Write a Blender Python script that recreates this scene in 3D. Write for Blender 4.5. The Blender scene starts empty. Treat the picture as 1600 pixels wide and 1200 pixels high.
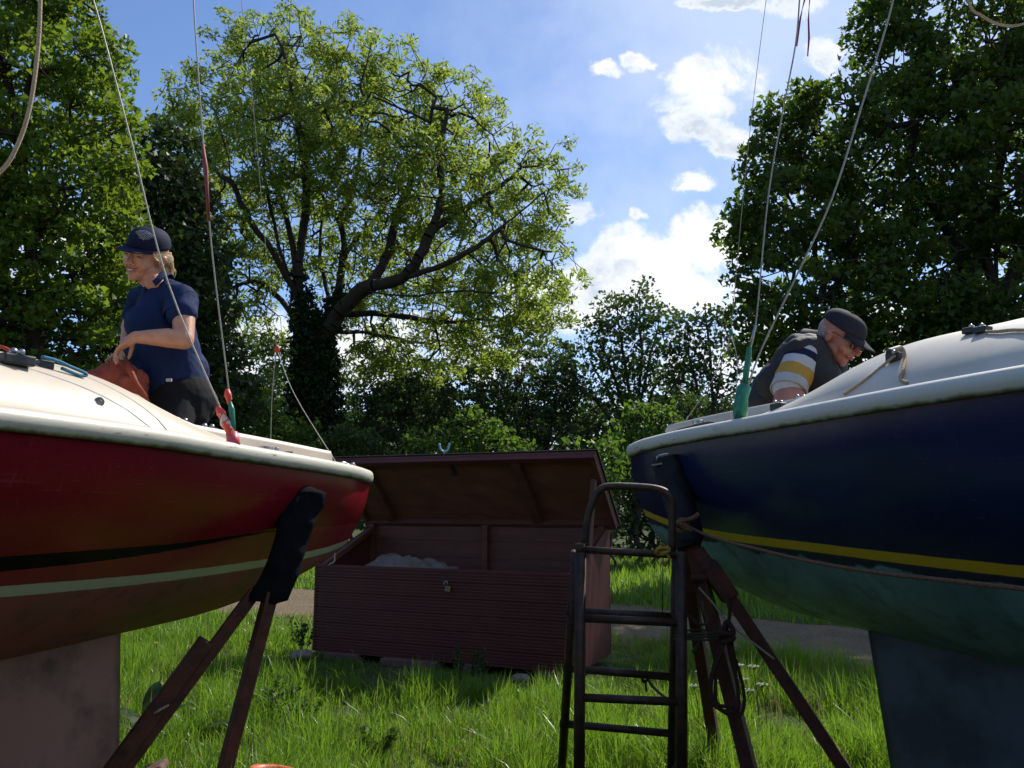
import bpy, bmesh, math, random
import numpy as np
from mathutils import Vector, Matrix, noise as mnoise
R = math.radians
SC = bpy.context.scene
COL = SC.collection

# ---------------------------------------------------------------- camera
FOC, PITCH, EYE = 1250.0, R(8.64), 1.25
CP, SP = math.cos(PITCH), math.sin(PITCH)
cam_data = bpy.data.cameras.new('camera')
cam_data.sensor_width = 36
cam_data.lens = FOC / 1600 * 36
cam_data.clip_start = .05
cam_data.clip_end = 3000
cam = bpy.data.objects.new('camera', cam_data)
COL.objects.link(cam)
cam.location = (0, 0, EYE)
cam.rotation_euler = (R(90) + PITCH, 0, 0)
SC.camera = cam

# ---------------------------------------------------------------- sun, sky, exposure
SUN_EL, SUN_AZ = 47.0, 38.0          # azimuth measured to the right of straight ahead
sd = Vector((math.sin(R(SUN_AZ)) * math.cos(R(SUN_EL)), math.cos(R(SUN_AZ)) * math.cos(R(SUN_EL)), math.sin(R(SUN_EL))))
sun_data = bpy.data.lights.new('sun', 'SUN')
sun_data.energy = 4.6
sun_data.angle = R(.53)
sun_data.color = (1.0, .95, .87)
sun = bpy.data.objects.new('sun', sun_data)
COL.objects.link(sun)
sun.rotation_euler = sd.to_track_quat('Z', 'Y').to_euler()
SC.view_settings.view_transform = 'Standard'
SC.view_settings.look = 'None'
SC.view_settings.gamma = 1
SC.view_settings.use_curve_mapping = False
SC.view_settings.exposure = .27

def W(px, py, Y):
    "world point seen at photograph pixel px, py and standing Y metres ahead"
    k = (600 - py) / FOC
    q = Y * (k * CP + SP) / (CP - k * SP)
    return Vector(((px - 800) / FOC * (Y * CP + q * SP), Y, EYE + q))

def build_world():
    w = bpy.data.worlds.new('World')
    SC.world = w
    w.use_nodes = True
    nt = w.node_tree
    for n in list(nt.nodes): nt.nodes.remove(n)
    N = nt.nodes.new; L = nt.links.new
    out = N('ShaderNodeOutputWorld'); bg = N('ShaderNodeBackground')
    L(bg.outputs[0], out.inputs[0])
    STR = .105
    bg.inputs[1].default_value = STR
    sky = N('ShaderNodeTexSky'); sky.sky_type = 'NISHITA'; sky.sun_disc = False
    sky.sun_elevation = R(SUN_EL); sky.sun_rotation = R(SUN_AZ)
    sky.air_density = 1.0; sky.dust_density = .25; sky.ozone_density = 2.5
    tc = N('ShaderNodeTexCoord')
    sep = N('ShaderNodeSeparateXYZ'); L(tc.outputs['Generated'], sep.inputs[0])
    def math_(op, a, b=None, c=None, clamp=False):
        n = N('ShaderNodeMath'); n.operation = op; n.use_clamp = clamp
        for i, v in enumerate((a, b, c)):
            if v is None: continue
            if isinstance(v, (int, float)): n.inputs[i].default_value = v
            else: L(v, n.inputs[i])
        return n.outputs[0]
    ay = math_('MAXIMUM', math_('ABSOLUTE', sep.outputs[1]), .02)
    u = math_('DIVIDE', sep.outputs[0], ay)
    v = math_('DIVIDE', sep.outputs[2], ay)
    uv = N('ShaderNodeCombineXYZ'); L(u, uv.inputs[0]); L(v, uv.inputs[1])
    us, vs = u, v
    for sc_, am_ in ((7, .085), (22, .045)):          # ragged outlines: bend the cloud field with noise
        wn = N('ShaderNodeTexNoise'); wn.inputs['Scale'].default_value = sc_; wn.inputs['Detail'].default_value = 6; wn.inputs['Roughness'].default_value = .6; L(uv.outputs[0], wn.inputs['Vector'])
        ws = N('ShaderNodeSeparateColor'); L(wn.outputs['Color'], ws.inputs[0])
        us = math_('ADD', us, math_('MULTIPLY', math_('SUBTRACT', ws.outputs[0], .5), am_))
        vs = math_('ADD', vs, math_('MULTIPLY', math_('SUBTRACT', ws.outputs[1], .5), am_ * .8))
    def fbm(scale, det, rough, off, dist=0.):
        m = N('ShaderNodeVectorMath'); m.operation = 'ADD'; L(uv.outputs[0], m.inputs[0]); m.inputs[1].default_value = off
        n = N('ShaderNodeTexNoise'); n.inputs['Scale'].default_value = scale; n.inputs['Detail'].default_value = det
        n.inputs['Roughness'].default_value = rough; n.inputs['Distortion'].default_value = dist
        L(m.outputs[0], n.inputs['Vector']); return n.outputs['Fac']
    n1 = fbm(13, 9, .66, (3.1, 1.7, 0), .35)
    n2 = fbm(2.6, 6, .6, (7.7, 4.2, 0))
    blobs = [  # photograph position of each cloud, its half width and half height, weight
        (1010, 400, 95, 48, 1.0), (1100, 372, 70, 42, 1.0), (930, 440, 70, 50, 1.), (1060, 450, 130, 36, .9), (860, 470, 90, 40, .8),
        (1110, 205, 52, 26, .95), (1085, 125, 55, 34, 1.0), (1135, 228, 45, 22, .9), (1110, 160, 40, 22, .7),
        (1088, 281, 30, 16, .8), (1001, 328, 15, 11, .75), (1000, 92, 22, 14, .75), (948, 110, 32, 16, .7), (905, 326, 30, 20, .85),
        (1130, 0, 75, 17, 1.0), (1040, 150, 34, 18, .6), (1150, 110, 45, 50, .5), (1085, 180, 40, 30, .6), (1295, 80, 42, 30, .75), (1250, 5, 60, 20, .7), (560, 560, 260, 60, .8), (300, 560, 160, 60, .8), (120, 380, 200, 90, .6), (1300, 560, 300, 70, .7),
        (-500, 300, 300, 120, .8), (2200, 300, 300, 120, .8)]
    tot = None
    for (px, py, rx, ry, wt) in blobs:
        c = W(px, py, 1.0) - Vector((0, 0, EYE))
        a = math_('POWER', math_('MULTIPLY', math_('SUBTRACT', us, c.x), 1150 / rx), 2)
        b = math_('POWER', math_('MULTIPLY', math_('SUBTRACT', vs, c.z), 1050 / ry), 2)
        g = math_('MULTIPLY', math_('SUBTRACT', 1.0, math_('MULTIPLY', math_('ADD', a, b), .55)), wt)
        g = math_('MAXIMUM', g, 0)
        tot = g if tot is None else math_('MAXIMUM', tot, g)
    dens = math_('ADD', math_('MULTIPLY', tot, .78), math_('MULTIPLY', math_('SUBTRACT', n1, .5), 1.7))
    # keep the noise from making clouds where no blob is
    gate = math_('MULTIPLY', tot, 2.6, clamp=True)
    mr = N('ShaderNodeMapRange'); mr.interpolation_type = 'SMOOTHSTEP'
    L(dens, mr.inputs[0]); mr.inputs[1].default_value = .16; mr.inputs[2].default_value = .66
    cl = math_('MULTIPLY', mr.outputs[0], gate)
    mr2 = N('ShaderNodeMapRange'); mr2.interpolation_type = 'SMOOTHSTEP'      # thin cirrus veil
    L(n2, mr2.inputs[0]); mr2.inputs[1].default_value = .30; mr2.inputs[2].default_value = .66
    veil = math_('MULTIPLY', mr2.outputs[0], .58)
    side = N('ShaderNodeMapRange'); L(u, side.inputs[0]); side.inputs[1].default_value = -.35; side.inputs[2].default_value = .2
    veil = math_('MULTIPLY', veil, side.outputs[0])
    # cloud brightness: greyer in the thick middle
    n3 = fbm(5.5, 7, .6, (1.3, 9.1, 0), .2)
    s1 = N('ShaderNodeMapRange'); s1.interpolation_type = 'SMOOTHSTEP'; L(n3, s1.inputs[0]); s1.inputs[1].default_value = .42; s1.inputs[2].default_value = .60
    s2 = N('ShaderNodeMapRange'); s2.interpolation_type = 'SMOOTHSTEP'; L(dens, s2.inputs[0]); s2.inputs[1].default_value = .36; s2.inputs[2].default_value = .72
    br = N('ShaderNodeMath'); br.operation = 'MULTIPLY'; L(s1.outputs[0], br.inputs[0]); L(s2.outputs[0], br.inputs[1])
    ccol = N('ShaderNodeMix'); ccol.data_type = 'RGBA'
    L(br.outputs[0], ccol.inputs[0])
    ccol.inputs[6].default_value = (.95 / STR, .95 / STR, .97 / STR, 1); ccol.inputs[7].default_value = (.50 / STR, .58 / STR, .68 / STR, 1)
    hue = N('ShaderNodeMix'); hue.data_type = 'RGBA'; hue.blend_type = 'MULTIPLY'; hue.inputs[0].default_value = 1
    L(sky.outputs[0], hue.inputs[6]); hue.inputs[7].default_value = (1.02, 1.10, 1.28, 1)
    m0 = N('ShaderNodeMix'); m0.data_type = 'RGBA'; L(veil, m0.inputs[0]); L(hue.outputs[2], m0.inputs[6]); m0.inputs[7].default_value = (.66 / STR, .75 / STR, .90 / STR, 1)
    m1 = N('ShaderNodeMix'); m1.data_type = 'RGBA'; L(cl, m1.inputs[0]); L(m0.outputs[2], m1.inputs[6]); L(ccol.outputs[2], m1.inputs[7])
    L(m1.outputs[2], bg.inputs[0])
    w.cycles.sampling_method = 'MANUAL'; w.cycles.sample_map_resolution = 512
build_world()

# ---------------------------------------------------------------- materials
def mat(name, col, rough=.7, col2=None, nscale=8., detail=6, bump=0., bscale=40., metal=0., coat=0., spec=.5, stretch=(1, 1, 1), ramp=(.35, .7), trans=0., sss=0.):
    m = bpy.data.materials.new(name); m.use_nodes = True
    nt = m.node_tree; N = nt.nodes.new; L = nt.links.new
    b = nt.nodes['Principled BSDF']
    b.inputs['Roughness'].default_value = rough
    b.inputs['Metallic'].default_value = metal
    b.inputs['Specular IOR Level'].default_value = spec
    if coat: b.inputs['Coat Weight'].default_value = coat; b.inputs['Coat Roughness'].default_value = .08
    if sss: b.inputs['Subsurface Weight'].default_value = sss; b.inputs['Subsurface Radius'].default_value = (.02, .008, .004); b.inputs['Subsurface Scale'].default_value = .5
    tc = N('ShaderNodeTexCoord'); mp = N('ShaderNodeMapping'); mp.inputs['Scale'].default_value = stretch
    L(tc.outputs['Object'], mp.inputs['Vector'])
    if col2 is None: col2 = tuple(c * .72 for c in col)
    n = N('ShaderNodeTexNoise'); n.inputs['Scale'].default_value = nscale; n.inputs['Detail'].default_value = detail; n.inputs['Roughness'].default_value = .6
    L(mp.outputs[0], n.inputs['Vector'])
    r = N('ShaderNodeValToRGB'); L(n.outputs['Fac'], r.inputs[0])
    r.color_ramp.elements[0].position = ramp[0]; r.color_ramp.elements[0].color = (*col2, 1)
    r.color_ramp.elements[1].position = ramp[1]; r.color_ramp.elements[1].color = (*col, 1)
    L(r.outputs[0], b.inputs['Base Color'])
    if bump:
        n2 = N('ShaderNodeTexNoise'); n2.inputs['Scale'].default_value = bscale; n2.inputs['Detail'].default_value = 6
        L(mp.outputs[0], n2.inputs['Vector'])
        bp = N('ShaderNodeBump'); bp.inputs['Strength'].default_value = bump; bp.inputs['Distance'].default_value = .01
        L(n2.outputs['Fac'], bp.inputs['Height']); L(bp.outputs[0], b.inputs['Normal'])
    return m

def leaf_mat(name, dark, light, trans_col, tw=.45, rough=.5, spec=.25):
    m = bpy.data.materials.new(name); m.use_nodes = True
    nt = m.node_tree; N = nt.nodes.new; L = nt.links.new
    for n in list(nt.nodes): nt.nodes.remove(n)
    out = N('ShaderNodeOutputMaterial')
    at = N('ShaderNodeAttribute'); at.attribute_name = 'rnd'
    r = N('ShaderNodeValToRGB'); L(at.outputs['Fac'], r.inputs[0])
    r.color_ramp.elements[0].color = (*dark, 1); r.color_ramp.elements[1].color = (*light, 1)
    r2 = N('ShaderNodeMix'); r2.data_type = 'RGBA'; r2.blend_type = 'MULTIPLY'; r2.inputs[0].default_value = .6
    r2.inputs[6].default_value = (*trans_col, 1); L(r.outputs[0], r2.inputs[7])
    mx = N('ShaderNodeMix'); mx.data_type = 'RGBA'; L(at.outputs['Fac'], mx.inputs[0])
    mx.inputs[6].default_value = (*[c * .6 for c in trans_col], 1); mx.inputs[7].default_value = (*trans_col, 1)
    d = N('ShaderNodeBsdfPrincipled'); L(r.outputs[0], d.inputs['Base Color']); d.inputs['Roughness'].default_value = rough; d.inputs['Specular IOR Level'].default_value = spec
    t = N('ShaderNodeBsdfTranslucent'); L(mx.outputs[2], t.inputs[0])
    s = N('ShaderNodeMixShader'); s.inputs[0].default_value = tw
    L(d.outputs[0], s.inputs[1]); L(t.outputs[0], s.inputs[2]); L(s.outputs[0], out.inputs[0])
    return m

M = {}
M['cream'] = mat('cream gelcoat', (.62, .54, .42), .45, (.52, .43, .32), 3, 8, .04, 30)
M['white'] = mat('white gelcoat', (.64, .59, .49), .42, (.50, .46, .38), 3, 8, .04, 30)
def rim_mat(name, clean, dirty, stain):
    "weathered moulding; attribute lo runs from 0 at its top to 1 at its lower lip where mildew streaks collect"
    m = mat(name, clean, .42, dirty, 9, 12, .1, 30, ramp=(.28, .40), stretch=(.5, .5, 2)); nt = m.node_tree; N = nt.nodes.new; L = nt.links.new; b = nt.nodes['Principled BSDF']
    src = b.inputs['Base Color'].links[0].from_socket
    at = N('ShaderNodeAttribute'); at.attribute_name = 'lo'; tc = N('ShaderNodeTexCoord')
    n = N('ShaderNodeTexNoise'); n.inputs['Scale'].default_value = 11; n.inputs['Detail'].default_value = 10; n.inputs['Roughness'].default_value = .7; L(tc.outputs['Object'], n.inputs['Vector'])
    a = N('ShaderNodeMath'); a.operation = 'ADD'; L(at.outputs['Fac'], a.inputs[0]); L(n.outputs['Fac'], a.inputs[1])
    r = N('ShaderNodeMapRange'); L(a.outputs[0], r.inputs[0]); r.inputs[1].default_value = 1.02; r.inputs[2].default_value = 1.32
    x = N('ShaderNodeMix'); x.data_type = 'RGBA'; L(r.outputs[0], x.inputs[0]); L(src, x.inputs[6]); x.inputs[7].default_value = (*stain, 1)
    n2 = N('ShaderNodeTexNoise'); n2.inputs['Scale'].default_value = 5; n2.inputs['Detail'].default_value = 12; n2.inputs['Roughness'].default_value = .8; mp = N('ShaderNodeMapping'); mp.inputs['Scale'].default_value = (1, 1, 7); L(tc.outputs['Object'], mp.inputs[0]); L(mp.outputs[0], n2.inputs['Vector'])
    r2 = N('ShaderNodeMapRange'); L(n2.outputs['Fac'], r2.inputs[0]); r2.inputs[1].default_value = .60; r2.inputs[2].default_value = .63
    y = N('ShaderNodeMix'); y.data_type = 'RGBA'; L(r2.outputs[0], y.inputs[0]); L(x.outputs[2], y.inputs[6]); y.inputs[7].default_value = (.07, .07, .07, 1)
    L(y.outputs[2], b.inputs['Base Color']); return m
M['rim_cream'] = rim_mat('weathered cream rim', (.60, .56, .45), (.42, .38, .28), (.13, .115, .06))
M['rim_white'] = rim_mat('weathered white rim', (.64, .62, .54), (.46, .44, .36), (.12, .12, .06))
M['steel'] = mat('worn steel', (.55, .55, .55), .32, (.3, .3, .3), 60, 4, metal=.9)
M['wire'] = mat('wire rope', (.45, .43, .38), .5, (.3, .28, .24), 90, 3, metal=.3)
M['black'] = mat('black plastic', (.03, .03, .032), .45, (.016, .016, .018), 40)
M['carpet'] = mat('black carpet', (.018, .018, .022), 1., (.006, .006, .008), 160, 5, 1., 260, spec=.1)
M['rubber'] = mat('black rubber', (.014, .013, .015), .6, (.006, .006, .007), 20, 5, .3, 60, spec=.3)
M['rust'] = mat('rusty red oxide steel', (.15, .042, .024), .75, (.05, .018, .012), 14, 8, .4, 80)
M['dark_iron'] = mat('dark painted steel tube', (.10, .050, .032), .55, (.030, .022, .020), 26, 8, .15, 120, metal=.35)
M['iron_edge'] = mat('bare steel rim', (.35, .30, .25), .5, (.1, .06, .04), 60, 4, metal=.6)
M['rope'] = mat('tan rope', (.30, .155, .085), .9, (.15, .075, .04), 160, 3, .8, 220)
M['pale_rope'] = mat('pale rope', (.60, .47, .33), .9, (.42, .30, .19), 160, 3, .8, 220)
M['olive_rope'] = mat('olive rope', (.13, .11, .06), .9, (.06, .05, .03), 160, 3, .8, 220)
M['yellow_rope'] = mat('yellow cord', (.45, .30, .04), .8, (.25, .15, .02), 120, 3, .5, 200)
M['blue_rope'] = mat('blue cord', (.05, .25, .42), .8, (.03, .12, .2), 120, 3, .5, 200)
M['red_rope'] = mat('red cord', (.55, .05, .04), .6, (.35, .03, .02), 120)
M['tape_red'] = mat('red and white tape', (.75, .07, .035), .45, (.62, .55, .5), 22, 2, ramp=(.40, .44))
M['tape_pink'] = mat('pink tape', (.65, .09, .14), .45, (.5, .06, .1), 30)
M['tape_green'] = mat('green tape', (.03, .30, .17), .35, (.015, .14, .08), 30, 4, .3, 60)
M['ribbon'] = mat('magenta ribbon', (.42, .03, .10), .6, (.3, .02, .07), 30)
M['wood'] = mat('brown stained timber', (.125, .04, .022), .65, (.055, .018, .011), 3, 8, .25, 30, stretch=(1, 1, 9))
M['ply'] = mat('plywood underside', (.21, .070, .038), .7, (.13, .042, .022), 2.5, 8, .15, 20, stretch=(.6, 4, 4))
M['deck_board'] = mat('maroon stained decking', (.108, .018, .013), .6, (.070, .011, .009), 4, 6, .1, 50)
M['felt'] = mat('roofing felt', (.02, .02, .022), .95, (.01, .01, .012), 60, 4, .6, 200)
M['tarp'] = mat('grey tarpaulin', (.19, .155, .125), .75, (.12, .10, .08), 6, 5, .2, 30)
M['brick'] = mat('old brick', (.16, .09, .06), .9, (.07, .05, .04), 20, 6, .6, 60)
M['stone'] = mat('pale stone', (.27, .24, .19), .9, (.14, .12, .09), 20, 6, .6, 60)
M['brass'] = mat('worn brass padlock', (.42, .38, .27), .4, (.2, .17, .1), 50, metal=.7)
M['light_blue'] = mat('pale blue enamel', (.28, .50, .60), .4, (.2, .38, .46), 30)
M['terracotta'] = mat('orange moulded plastic', (.62, .17, .09), .38, (.55, .14, .07), 6, 4, .03, 40)
M['bark'] = mat('bark', (.050, .036, .024), .95, (.018, .013, .009), 5, 8, 1., 14, stretch=(3, 3, 1))
M['bark_grey'] = mat('grey bark', (.085, .068, .05), .95, (.03, .024, .018), 5, 8, 1., 14, stretch=(3, 3, 1))
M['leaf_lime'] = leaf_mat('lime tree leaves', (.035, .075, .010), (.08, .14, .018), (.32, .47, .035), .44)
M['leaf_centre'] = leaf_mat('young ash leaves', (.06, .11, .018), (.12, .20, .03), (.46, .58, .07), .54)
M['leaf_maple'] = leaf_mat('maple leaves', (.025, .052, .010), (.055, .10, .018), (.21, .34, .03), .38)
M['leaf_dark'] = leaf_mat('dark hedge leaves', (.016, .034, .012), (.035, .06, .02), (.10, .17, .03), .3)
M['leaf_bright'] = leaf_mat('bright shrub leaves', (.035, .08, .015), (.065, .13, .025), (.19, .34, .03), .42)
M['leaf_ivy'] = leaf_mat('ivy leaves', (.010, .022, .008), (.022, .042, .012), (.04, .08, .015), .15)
M['grass'] = leaf_mat('grass blades', (.028, .080, .010), (.085, .165, .018), (.30, .52, .035), .52, .33, .5)
M['grass_dry'] = leaf_mat('dry grass blades', (.16, .14, .06), (.26, .23, .10), (.35, .34, .12), .4)
M['petal_white'] = leaf_mat('white petals', (.6, .6, .5), (.75, .75, .66), (.6, .6, .45), .4)
M['petal_yellow'] = leaf_mat('yellow petals', (.7, .5, .02), (.8, .6, .03), (.6, .5, .02), .3)

# ---------------------------------------------------------------- mesh helpers
class MB:
    def __init__(s): s.v = []; s.f = []; s.a = {}; s.mi = []
    def add(s, vs, fs, mi=0):
        o = len(s.v); s.v += [tuple(v) for v in vs]; s.f += [tuple(i + o for i in f) for f in fs]; s.mi += [mi] * len(fs); return o
    def box(s, c, sx, sy, sz, ax=None):
        "box centred at c; ax = (X, Y, Z) unit axes"
        c = Vector(c); ax = ax or (Vector((1, 0, 0)), Vector((0, 1, 0)), Vector((0, 0, 1)))
        vs = [c + ax[0] * (sx / 2 * i) + ax[1] * (sy / 2 * j) + ax[2] * (sz / 2 * k) for i in (-1, 1) for j in (-1, 1) for k in (-1, 1)]
        s.add(vs, [(0, 1, 3, 2), (4, 6, 7, 5), (0, 4, 5, 1), (2, 3, 7, 6), (0, 2, 6, 4), (1, 5, 7, 3)])
    def beam(s, a, b, w, h, up=(0, 0, 1)):
        a = Vector(a); b = Vector(b); z = (b - a); L_ = z.length; z.normalize()
        x = z.cross(Vector(up))
        if x.length < 1e-4: x = Vector((1, 0, 0))
        x.normalize(); y = x.cross(z)
        s.box((a + b) / 2, w, h, L_, (x, y, z))
    def tube(s, pts, r, n=8, caps=True):
        pts = [Vector(p) for p in pts]; m = len(pts)
        rs = r if isinstance(r, (list, tuple)) else [r] * m
        t0 = (pts[1] - pts[0]).normalized()
        u = t0.cross(Vector((0, 0, 1)))
        if u.length < .05: u = t0.cross(Vector((1, 0, 0)))
        u.normalize(); o = len(s.v)
        for i, p in enumerate(pts):
            t = (pts[min(i + 1, m - 1)] - pts[max(i - 1, 0)])
            if t.length > 1e-9: t.normalize()
            u = (u - t * u.dot(t)); u.normalize(); w = t.cross(u)
            for k in range(n):
                a = 2 * math.pi * k / n
                s.v.append(tuple(p + (u * math.cos(a) + w * math.sin(a)) * rs[i]))
        for i in range(m - 1):
            for k in range(n):
                a = o + i * n + k; b = o + i * n + (k + 1) % n
                s.f.append((a, b, b + n, a + n)); s.mi.append(0)
        if caps:
            s.f.append(tuple(o + k for k in reversed(range(n)))); s.mi.append(0)
            s.f.append(tuple(o + (m - 1) * n + k for k in range(n))); s.mi.append(0)
    def ball(s, c, rx, ry=None, rz=None, ax=None, nu=14, nv=9):
        ry = ry or rx; rz = rz or rx; c = Vector(c)
        ax = ax or (Vector((1, 0, 0)), Vector((0, 1, 0)), Vector((0, 0, 1)))
        o = len(s.v)
        for j in range(1, nv):
            th = math.pi * j / nv
            for i in range(nu):
                ph = 2 * math.pi * i / nu
                s.v.append(tuple(c + ax[0] * (rx * math.sin(th) * math.cos(ph)) + ax[1] * (ry * math.sin(th) * math.sin(ph)) + ax[2] * (rz * math.cos(th))))
        top = len(s.v); s.v.append(tuple(c + ax[2] * rz)); s.v.append(tuple(c - ax[2] * rz))
        for j in range(nv - 2):
            for i in range(nu):
                a = o + j * nu + i; b = o + j * nu + (i + 1) % nu
                s.f.append((a, a + nu, b + nu, b)); s.mi.append(0)
        for i in range(nu):
            s.f.append((top, o + i, o + (i + 1) % nu)); s.mi.append(0)
            q = o + (nv - 2) * nu; s.f.append((top + 1, q + (i + 1) % nu, q + i)); s.mi.append(0)
    def grid(s, rows, closed=False):
        "rows: list of equally long lists of points"
        o = len(s.v); n = len(rows[0])
        for r_ in rows: s.v += [tuple(p) for p in r_]
        for i in range(len(rows) - 1):
            for k in range(n if closed else n - 1):
                a = o + i * n + k; b = o + i * n + (k + 1) % n
                s.f.append((a, b, b + n, a + n)); s.mi.append(0)
        return o
    def build(s, name, m, parent=None, smooth=False, bevel=0., loc=None):
        me = bpy.data.meshes.new(name)
        me.from_pydata(s.v, [], s.f)
        ms = m if isinstance(m, (list, tuple)) else [m]
        for x in ms: me.materials.append(x)
        if len(ms) > 1: me.polygons.foreach_set('material_index', s.mi)
        bm = bmesh.new(); bm.from_mesh(me); bmesh.ops.recalc_face_normals(bm, faces=bm.faces); bm.to_mesh(me); bm.free()
        for k, vals in s.a.items():
            at = me.attributes.new(k, 'FLOAT', 'POINT'); at.data.foreach_set('value', vals)
        me.update()
        o = bpy.data.objects.new(name, me); COL.objects.link(o)
        if smooth:
            me.polygons.foreach_set('use_smooth', [True] * len(me.polygons))
        if bevel:
            bv = o.modifiers.new('bevel', 'BEVEL'); bv.width = bevel; bv.segments = 2; bv.limit_method = 'ANGLE'
        if parent is not None:
            root = parent
            off = Vector((0, 0, 0))
            while root is not None: off += Vector(root.location); root = root.parent
            me.transform(Matrix.Translation(-off)); o.parent = parent
        elif loc is not None:
            me.transform(Matrix.Translation(-Vector(loc))); o.location = loc
        return o

def tag(o, label=None, cat=None, group=None, kind=None):
    if label: o['label'] = label
    if cat: o['category'] = cat
    if group: o['group'] = group
    if kind: o['kind'] = kind
    return o
def thing(name, label, cat, loc=(0, 0, 0), group=None):
    o = bpy.data.objects.new(name, None); COL.objects.link(o); o.location = loc; o.empty_display_size = .1
    return tag(o, label, cat, group)
def lerp(a, b, t): return a + (b - a) * t
def smooth_pts(pts, n=6):
    "catmull-rom through pts"
    pts = [Vector(p) for p in pts]; out = []
    P = [pts[0] * 2 - pts[1]] + pts + [pts[-1] * 2 - pts[-2]]
    for i in range(1, len(P) - 2):
        for k in range(n):
            t = k / n
            out.append(.5 * ((2 * P[i]) + (P[i + 1] - P[i - 1]) * t + (2 * P[i - 1] - 5 * P[i] + 4 * P[i + 1] - P[i + 2]) * t * t + (3 * P[i] - P[i - 1] - 3 * P[i + 1] + P[i + 2]) * t ** 3))
    out.append(pts[-1]); return out
def rope(name, pts, r, m, parent=None, n=6, k=6):
    b = MB(); b.tube(smooth_pts(pts, k), r, n); return b.build(name, m, parent, smooth=True)
# ---------------------------------------------------------------- ground, track, verge
def gmat(name, cols, scales, bump=.6, bs=30):
    m = bpy.data.materials.new(name); m.use_nodes = True
    nt = m.node_tree; N = nt.nodes.new; L = nt.links.new; b = nt.nodes['Principled BSDF']; b.inputs['Roughness'].default_value = .95; b.inputs['Specular IOR Level'].default_value = .15
    tc = N('ShaderNodeTexCoord'); prev = None
    for (c, sc, lo, hi) in [(cols[i], scales[i], .4, .62) for i in range(len(cols))]:
        if prev is None:
            rgb = N('ShaderNodeRGB'); rgb.outputs[0].default_value = (*c, 1); prev = rgb.outputs[0]; continue
        n = N('ShaderNodeTexNoise'); n.inputs['Scale'].default_value = sc; n.inputs['Detail'].default_value = 9; n.inputs['Roughness'].default_value = .65; L(tc.outputs['Object'], n.inputs['Vector'])
        r = N('ShaderNodeMapRange'); L(n.outputs['Fac'], r.inputs[0]); r.inputs[1].default_value = lo; r.inputs[2].default_value = hi
        mx = N('ShaderNodeMix'); mx.data_type = 'RGBA'; L(r.outputs[0], mx.inputs[0]); L(prev, mx.inputs[6]); mx.inputs[7].default_value = (*c, 1); prev = mx.outputs[2]
    L(prev, b.inputs['Base Color'])
    n = N('ShaderNodeTexNoise'); n.inputs['Scale'].default_value = bs; n.inputs['Detail'].default_value = 8; L(tc.outputs['Object'], n.inputs['Vector'])
    bp = N('ShaderNodeBump'); bp.inputs['Strength'].default_value = bump; bp.inputs['Distance'].default_value = .04; L(n.outputs['Fac'], bp.inputs['Height']); L(bp.outputs[0], b.inputs['Normal'])
    return m
b = MB()
xs = [-900, -300, -100, -40, -20, -12, -8, -4, 0, 4, 8, 12, 20, 40, 100, 300, 900]
b.grid([[(x, y, 0) for x in xs] for y in xs])
g = b.build('ground', gmat('grassy soil', [(.045, .07, .018), (.09, .085, .04), (.03, .055, .012)], [1, 1.2, 6]))
tag(g, kind='structure')
# farm track running from the far left to the near right
TRK = [(-30, 21.0), (-14, 15.2), (-6, 12.2), (-3.5, 11.1), (0, 9.8), (2.0, 8.4), (3.0, 7.5), (4.0, 6.8), (8, 5.6), (14, 5.2), (30, 3)]
def track_y(x):
    return float(np.interp(x, [p[0] for p in TRK], [p[1] for p in TRK]))
def track_d(x, y): return y - track_y(x)
b = MB(); rows = []
for i in range(90):
    x = -30 + 60 * i / 89; y = track_y(x)
    rows.append([(x, y + w + .18 * math.sin(x * 2.1 + w * 3) , .004 + (.02 if abs(w) < 1.3 else 0)) for w in (-1.55, -1.2, -.6, 0, .6, 1.2, 1.55)])
b.grid(rows)
t = b.build('track', gmat('dusty gravel track', [(.20, .135, .08), (.11, .08, .05), (.07, .08, .03), (.26, .19, .13)], [1, 3.5, 1.6, 60], .9, 60)); tag(t, kind='structure')

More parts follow.
